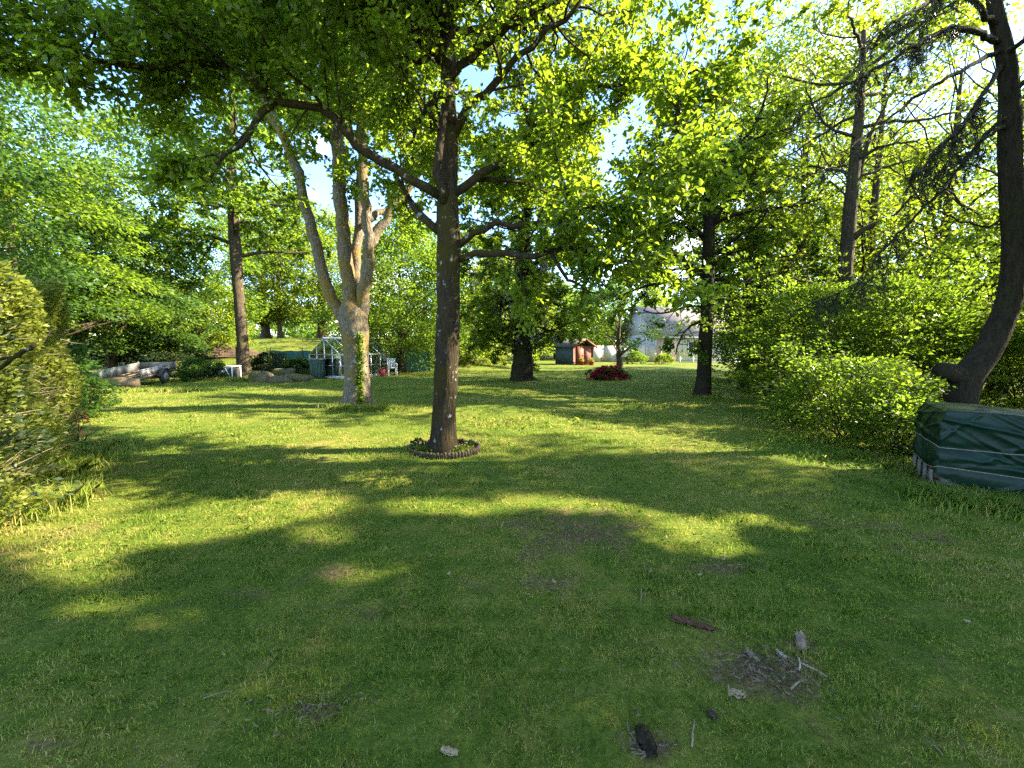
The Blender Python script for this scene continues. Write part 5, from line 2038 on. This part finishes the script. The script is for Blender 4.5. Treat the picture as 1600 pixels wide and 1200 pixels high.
def wire_fence():
    y = 23.0
    x0, x1 = (318 - 800) / F * y, (424 - 800) / F * y
    t = thing('wire_fence', 'thin dark wire mesh fence behind the flared tree foot', 'fence', tuple(at(x0, y)))
    mb = MB()
    g0, g1 = at(x0, y), at(x1, y)
    for k in range(8):
        mb.bar(g0 + [0, 0, .1 + k * .16], g1 + [0, 0, .1 + k * .16], .008)
    for i in range(26):
        x = x0 + (x1 - x0) * i / 25
        g = at(x, y)
        mb.bar(g + [0, 0, .0], g + [0, 0, 1.22], .007)
    part(mb.build('mesh', M['wire'], None), t)
    for i in range(3):
        x = x0 + (x1 - x0) * (i + .1) / 2.2
        g = at(x, y - .04)
        mb = MB()
        mb.tube([g + [0, 0, -.1], g + [0, 0, 1.55]], .03, 8)
        part(mb.build('post', M['wire'], None, True), t)


wire_fence()


def litter_pile():
    p = at((352 - 800) / F * 30, 30)
    V = []
    nu, nv = 26, 9
    for j in range(nv):
        f = 1 - j / (nv - 1)
        for k in range(nu):
            a = 2 * math.pi * k / nu
            r_ = f * (1 + .18 * math.sin(3 * a + 1) + .1 * math.sin(7 * a)) + rng.normal(0, .03)
            V.append((2.4 * r_ * math.cos(a), 1.2 * r_ * math.sin(a), .95 * (1 - f ** 1.6) + rng.normal(0, .05) - .05))
    Q = [[j * nu + k, j * nu + (k + 1) % nu, (j + 1) * nu + (k + 1) % nu, (j + 1) * nu + k] for j in range(nv - 1) for k in range(nu)]
    o = mesh_np('leaf_heap', np.array(V), np.array(Q), M['soilpile'], None, False)
    o.location = tuple(p)
    tag(o, 'brown heap of dead leaves and brash on the far field', 'heap')


litter_pile()


# ================================================================== SHED
def shed():
    d = 36.0
    xc = (897 - 800) / F * d
    c = at(xc, d)
    t = thing('garden_shed', 'small wooden shed with dark roof, red gable doors and blue side', 'shed', tuple(c))
    t.rotation_euler = (0, 0, R(-62))
    Lx, Ly, He, Hr = 2.6, 2.1, 1.55, 2.15
    # local: gable faces -y ... ridge along y? ridge runs along x, gable at +x end faces right/front
    mb = MB()
    mb.box((0, -Ly / 2, He / 2), (Lx, .05, He))
    mb.box((0, Ly / 2, He / 2), (Lx, .05, He))
    for i in range(13):
        mb.box((-Lx / 2 + .1 + i * .2, -Ly / 2 - .03, He / 2), (.012, .012, He))
    mb.build('side_wall', M['shedblue'], t)
    mb = MB()
    for s in (-1, 1):
        x = s * (Lx / 2 - .002)
        V = [(x, -Ly / 2 + .03, 0), (x, Ly / 2 - .03, 0), (x, Ly / 2 - .03, He), (x, 0, Hr - .04), (x, -Ly / 2 + .03, He)]
        V2 = [(a - s * .05, b_, z) for a, b_, z in V]
        mb.add(V + V2, [[0, 1, 2, 4], [2, 3, 4, 4], [5, 6, 7, 9], [7, 8, 9, 9], [0, 1, 6, 5], [1, 2, 7, 6], [2, 3, 8, 7], [3, 4, 9, 8], [4, 0, 5, 9]])
    mb.build('gable_wall', M['shedred'], t)
    mb = MB()
    for s in (-1, 1):
        a, b_ = np.array([0, 0, Hr]), np.array([0, s * (Ly / 2 + .22), He - .09])
        dd = (b_ - a) / np.linalg.norm(b_ - a)
        nn = np.array([0, -dd[2] * s, dd[1] * s])
        mb.box((a + b_) / 2 + nn * .03, (Lx + .5, np.linalg.norm(b_ - a), .05), ax=[[1, 0, 0], dd, nn])
    mb.build('roof', M['shedroof'], t)
    for s in (-1, 1):
        mb = MB()
        mb.box((Lx / 2 + .03, s * .38, .78), (.03, .72, 1.5))
        dr = mb.build('door', M['shedred'], t)
        mb = MB()
        mb.box((Lx / 2 + .06, s * .1, .8), (.02, .03, .14))
        mb.build('handle', M['dark_metal'], dr)
        mb = MB()
        a, b_ = np.array([Lx / 2 + .27, 0, Hr - .02]), np.array([Lx / 2 + .27, s * (Ly / 2 + .22), He - .11])
        mb.bar(a, b_, .03, .12)
        mb.build('bargeboard', M['shedred'], t)


shed()


def lawn_objects_far():
    # red pots beside the shed
    for i, (px, lb) in enumerate(((908, 'dark red flower tub left of the shed doors'), (924, 'dark red flower tub right of the shed doors'))):
        p = at((px - 800) / F * 34.3, 34.3)
        q = thing('flower_tub', lb, 'flower tub', tuple(p), 'flower tubs before the shed')
        mb = MB()
        lathe(mb, (0, 0, 0), ((.16, 0), (.22, .3), (.24, .31), (.24, .35), (.2, .35)), 14)
        mb.build('pot', M['redpaint'], q)
        n = 120
        leaves('foliage', blob(n, (0, 0, .45), .25, .8) + p, rng.normal(0, 1, (n, 3)), .12, M['beech'], q, .5, .5, prune=0)


lawn_objects_far()


# ================================================================== HOUSE AND WALLS BEHIND
def house():
    d = 43.0
    x0, x1 = (1010 - 800) / F * d, (1240 - 800) / F * d
    c = at((x0 + x1) / 2, d)
    t = thing('house', 'pale rendered house with grey roof behind the lawn oak', 'house', tuple(c))
    t.rotation_euler = (0, 0, R(16))
    Lx, Ly, He, Hr = x1 - x0, 7.0, 2.7, 5.6
    mb = MB()
    mb.box((0, Ly / 2, He / 2), (Lx, Ly, He))
    mb.build('wall', M['render'], t)
    mb = MB()
    mb.box((-Lx / 2 + 1.1, -.02, 1.36), (2.2, .06, 2.72))
    mb.build('brick_panel', M['pink'], t)
    mb = MB()
    for s in (-1, 1):
        a, b_ = np.array([0, Ly / 2, Hr]), np.array([0, Ly / 2 + s * (Ly / 2 + .5), He - .22])
        dd = (b_ - a) / np.linalg.norm(b_ - a)
        nn = np.array([0, -dd[2] * s, dd[1] * s])
        mb.box((a + b_) / 2 + nn * .08, (Lx + .8, np.linalg.norm(b_ - a), .14), ax=[[1, 0, 0], dd, nn])
    rf = mb.build('roof', M['slate'], t)
    for s in (-1, 1):
        mb = MB()
        x = s * (Lx / 2 - .1)
        V = [(x + e, y_, z) for e in (-.08, .08) for (y_, z) in ((.1, He + .003), (Ly - .1, He + .003), (Ly / 2 + .05, Hr - .14), (Ly / 2 - .05, Hr - .14))]
        mb.add(V, [[0, 1, 2, 3], [7, 6, 5, 4], [0, 3, 7, 4], [1, 5, 6, 2], [3, 2, 6, 7], [0, 4, 5, 1]])
        mb.build('gable', M['render'], t)
    mb = MB()
    mb.box((2.2, Ly / 2 + .6, Hr + .25), (.7, .6, 1.2))
    mb.build('chimney', M['pink'], rf)
    for x, w_ in ((-Lx / 2 + 1.2, .9), (-Lx / 2 + 4.2, 1.3), (1.0, 1.3), (4.2, 1.2)):
        mb = MB()
        for sx in (-1, 1):
            mb.box((x + sx * (w_ / 2), -.07, 1.45), (.08, .1, 1.2))
        for z in (.88, 2.02):
            mb.box((x, -.07, z), (w_ + .08, .1, .08))
        mb.box((x, -.07, 1.45), (.05, .09, 1.06))
        f = mb.build('window', M['white'], t)
        mb = MB()
        mb.box((x, -.06, 1.45), (w_ - .06, .03, 1.08))
        mb.build('pane', M['pane'], f)
    mb = MB()
    mb.tube([(-Lx / 2 - .3, -.62, He - .27), (Lx / 2 + .3, -.62, He - .27)], .06, 8)
    mb.build('gutter', M['white'], t)


house()


def white_fence():
    d = 38.5
    x0, x1 = (1062 - 800) / F * d, (1205 - 800) / F * d
    t = thing('white_fence', 'low white rail fence in front of the pale house', 'fence', tuple(at(x0, d)))
    mb = MB()
    L = x1 - x0
    mb.box((L / 2, 0, .36), (L, .05, .07))
    mb.box((L / 2, 0, .10), (L, .05, .12))
    mb.build('rail', M['white'], t)
    for i in range(8):
        mb = MB()
        mb.box((L * i / 7, -.03, .26), (.1, .06, .58))
        mb.build('post', M['white'], t)


white_fence()


def beige_wall():
    d = 41.0
    x0, x1 = (918 - 800) / F * d, (1032 - 800) / F * d
    L = x1 - x0
    t = thing('garden_wall', 'pale beige panel wall between the shed and house', 'wall', tuple(at(x0, d)))
    n = 5
    for i in range(n):
        mb = MB()
        mb.box((L * (i + .5) / n, 0, .8), (L / n - .12, .08, 1.6))
        mb.build('panel', M['beige'], t)
    for i in range(n + 1):
        mb = MB()
        mb.box((L * i / n, 0, .83), (.13, .14, 1.66))
        mb.build('post', M['beige'], t)


beige_wall()
bush('round_bush', 'round clipped green bush in front of the beige panel wall', 'shrub', (992 - 800) / F * 37, 37, .95, .8, 1.05, M['beech'], .12, 3600, 50, None, 0)
bush('round_bush', 'pale shrub at the right end of the beige wall beside house', 'shrub', (1035 - 800) / F * 36, 36, .7, .6, .8, M['oak'], .12, 2200, 40, None, 0)
bush('low_bank_shrub', 'low brownish bank of undergrowth behind the lawn between oak and wisteria', 'shrub', (752 - 800) / F * 30, 30, 3.0, .8, .7, M['hedge'], .14, 3600, 60, None, 0)
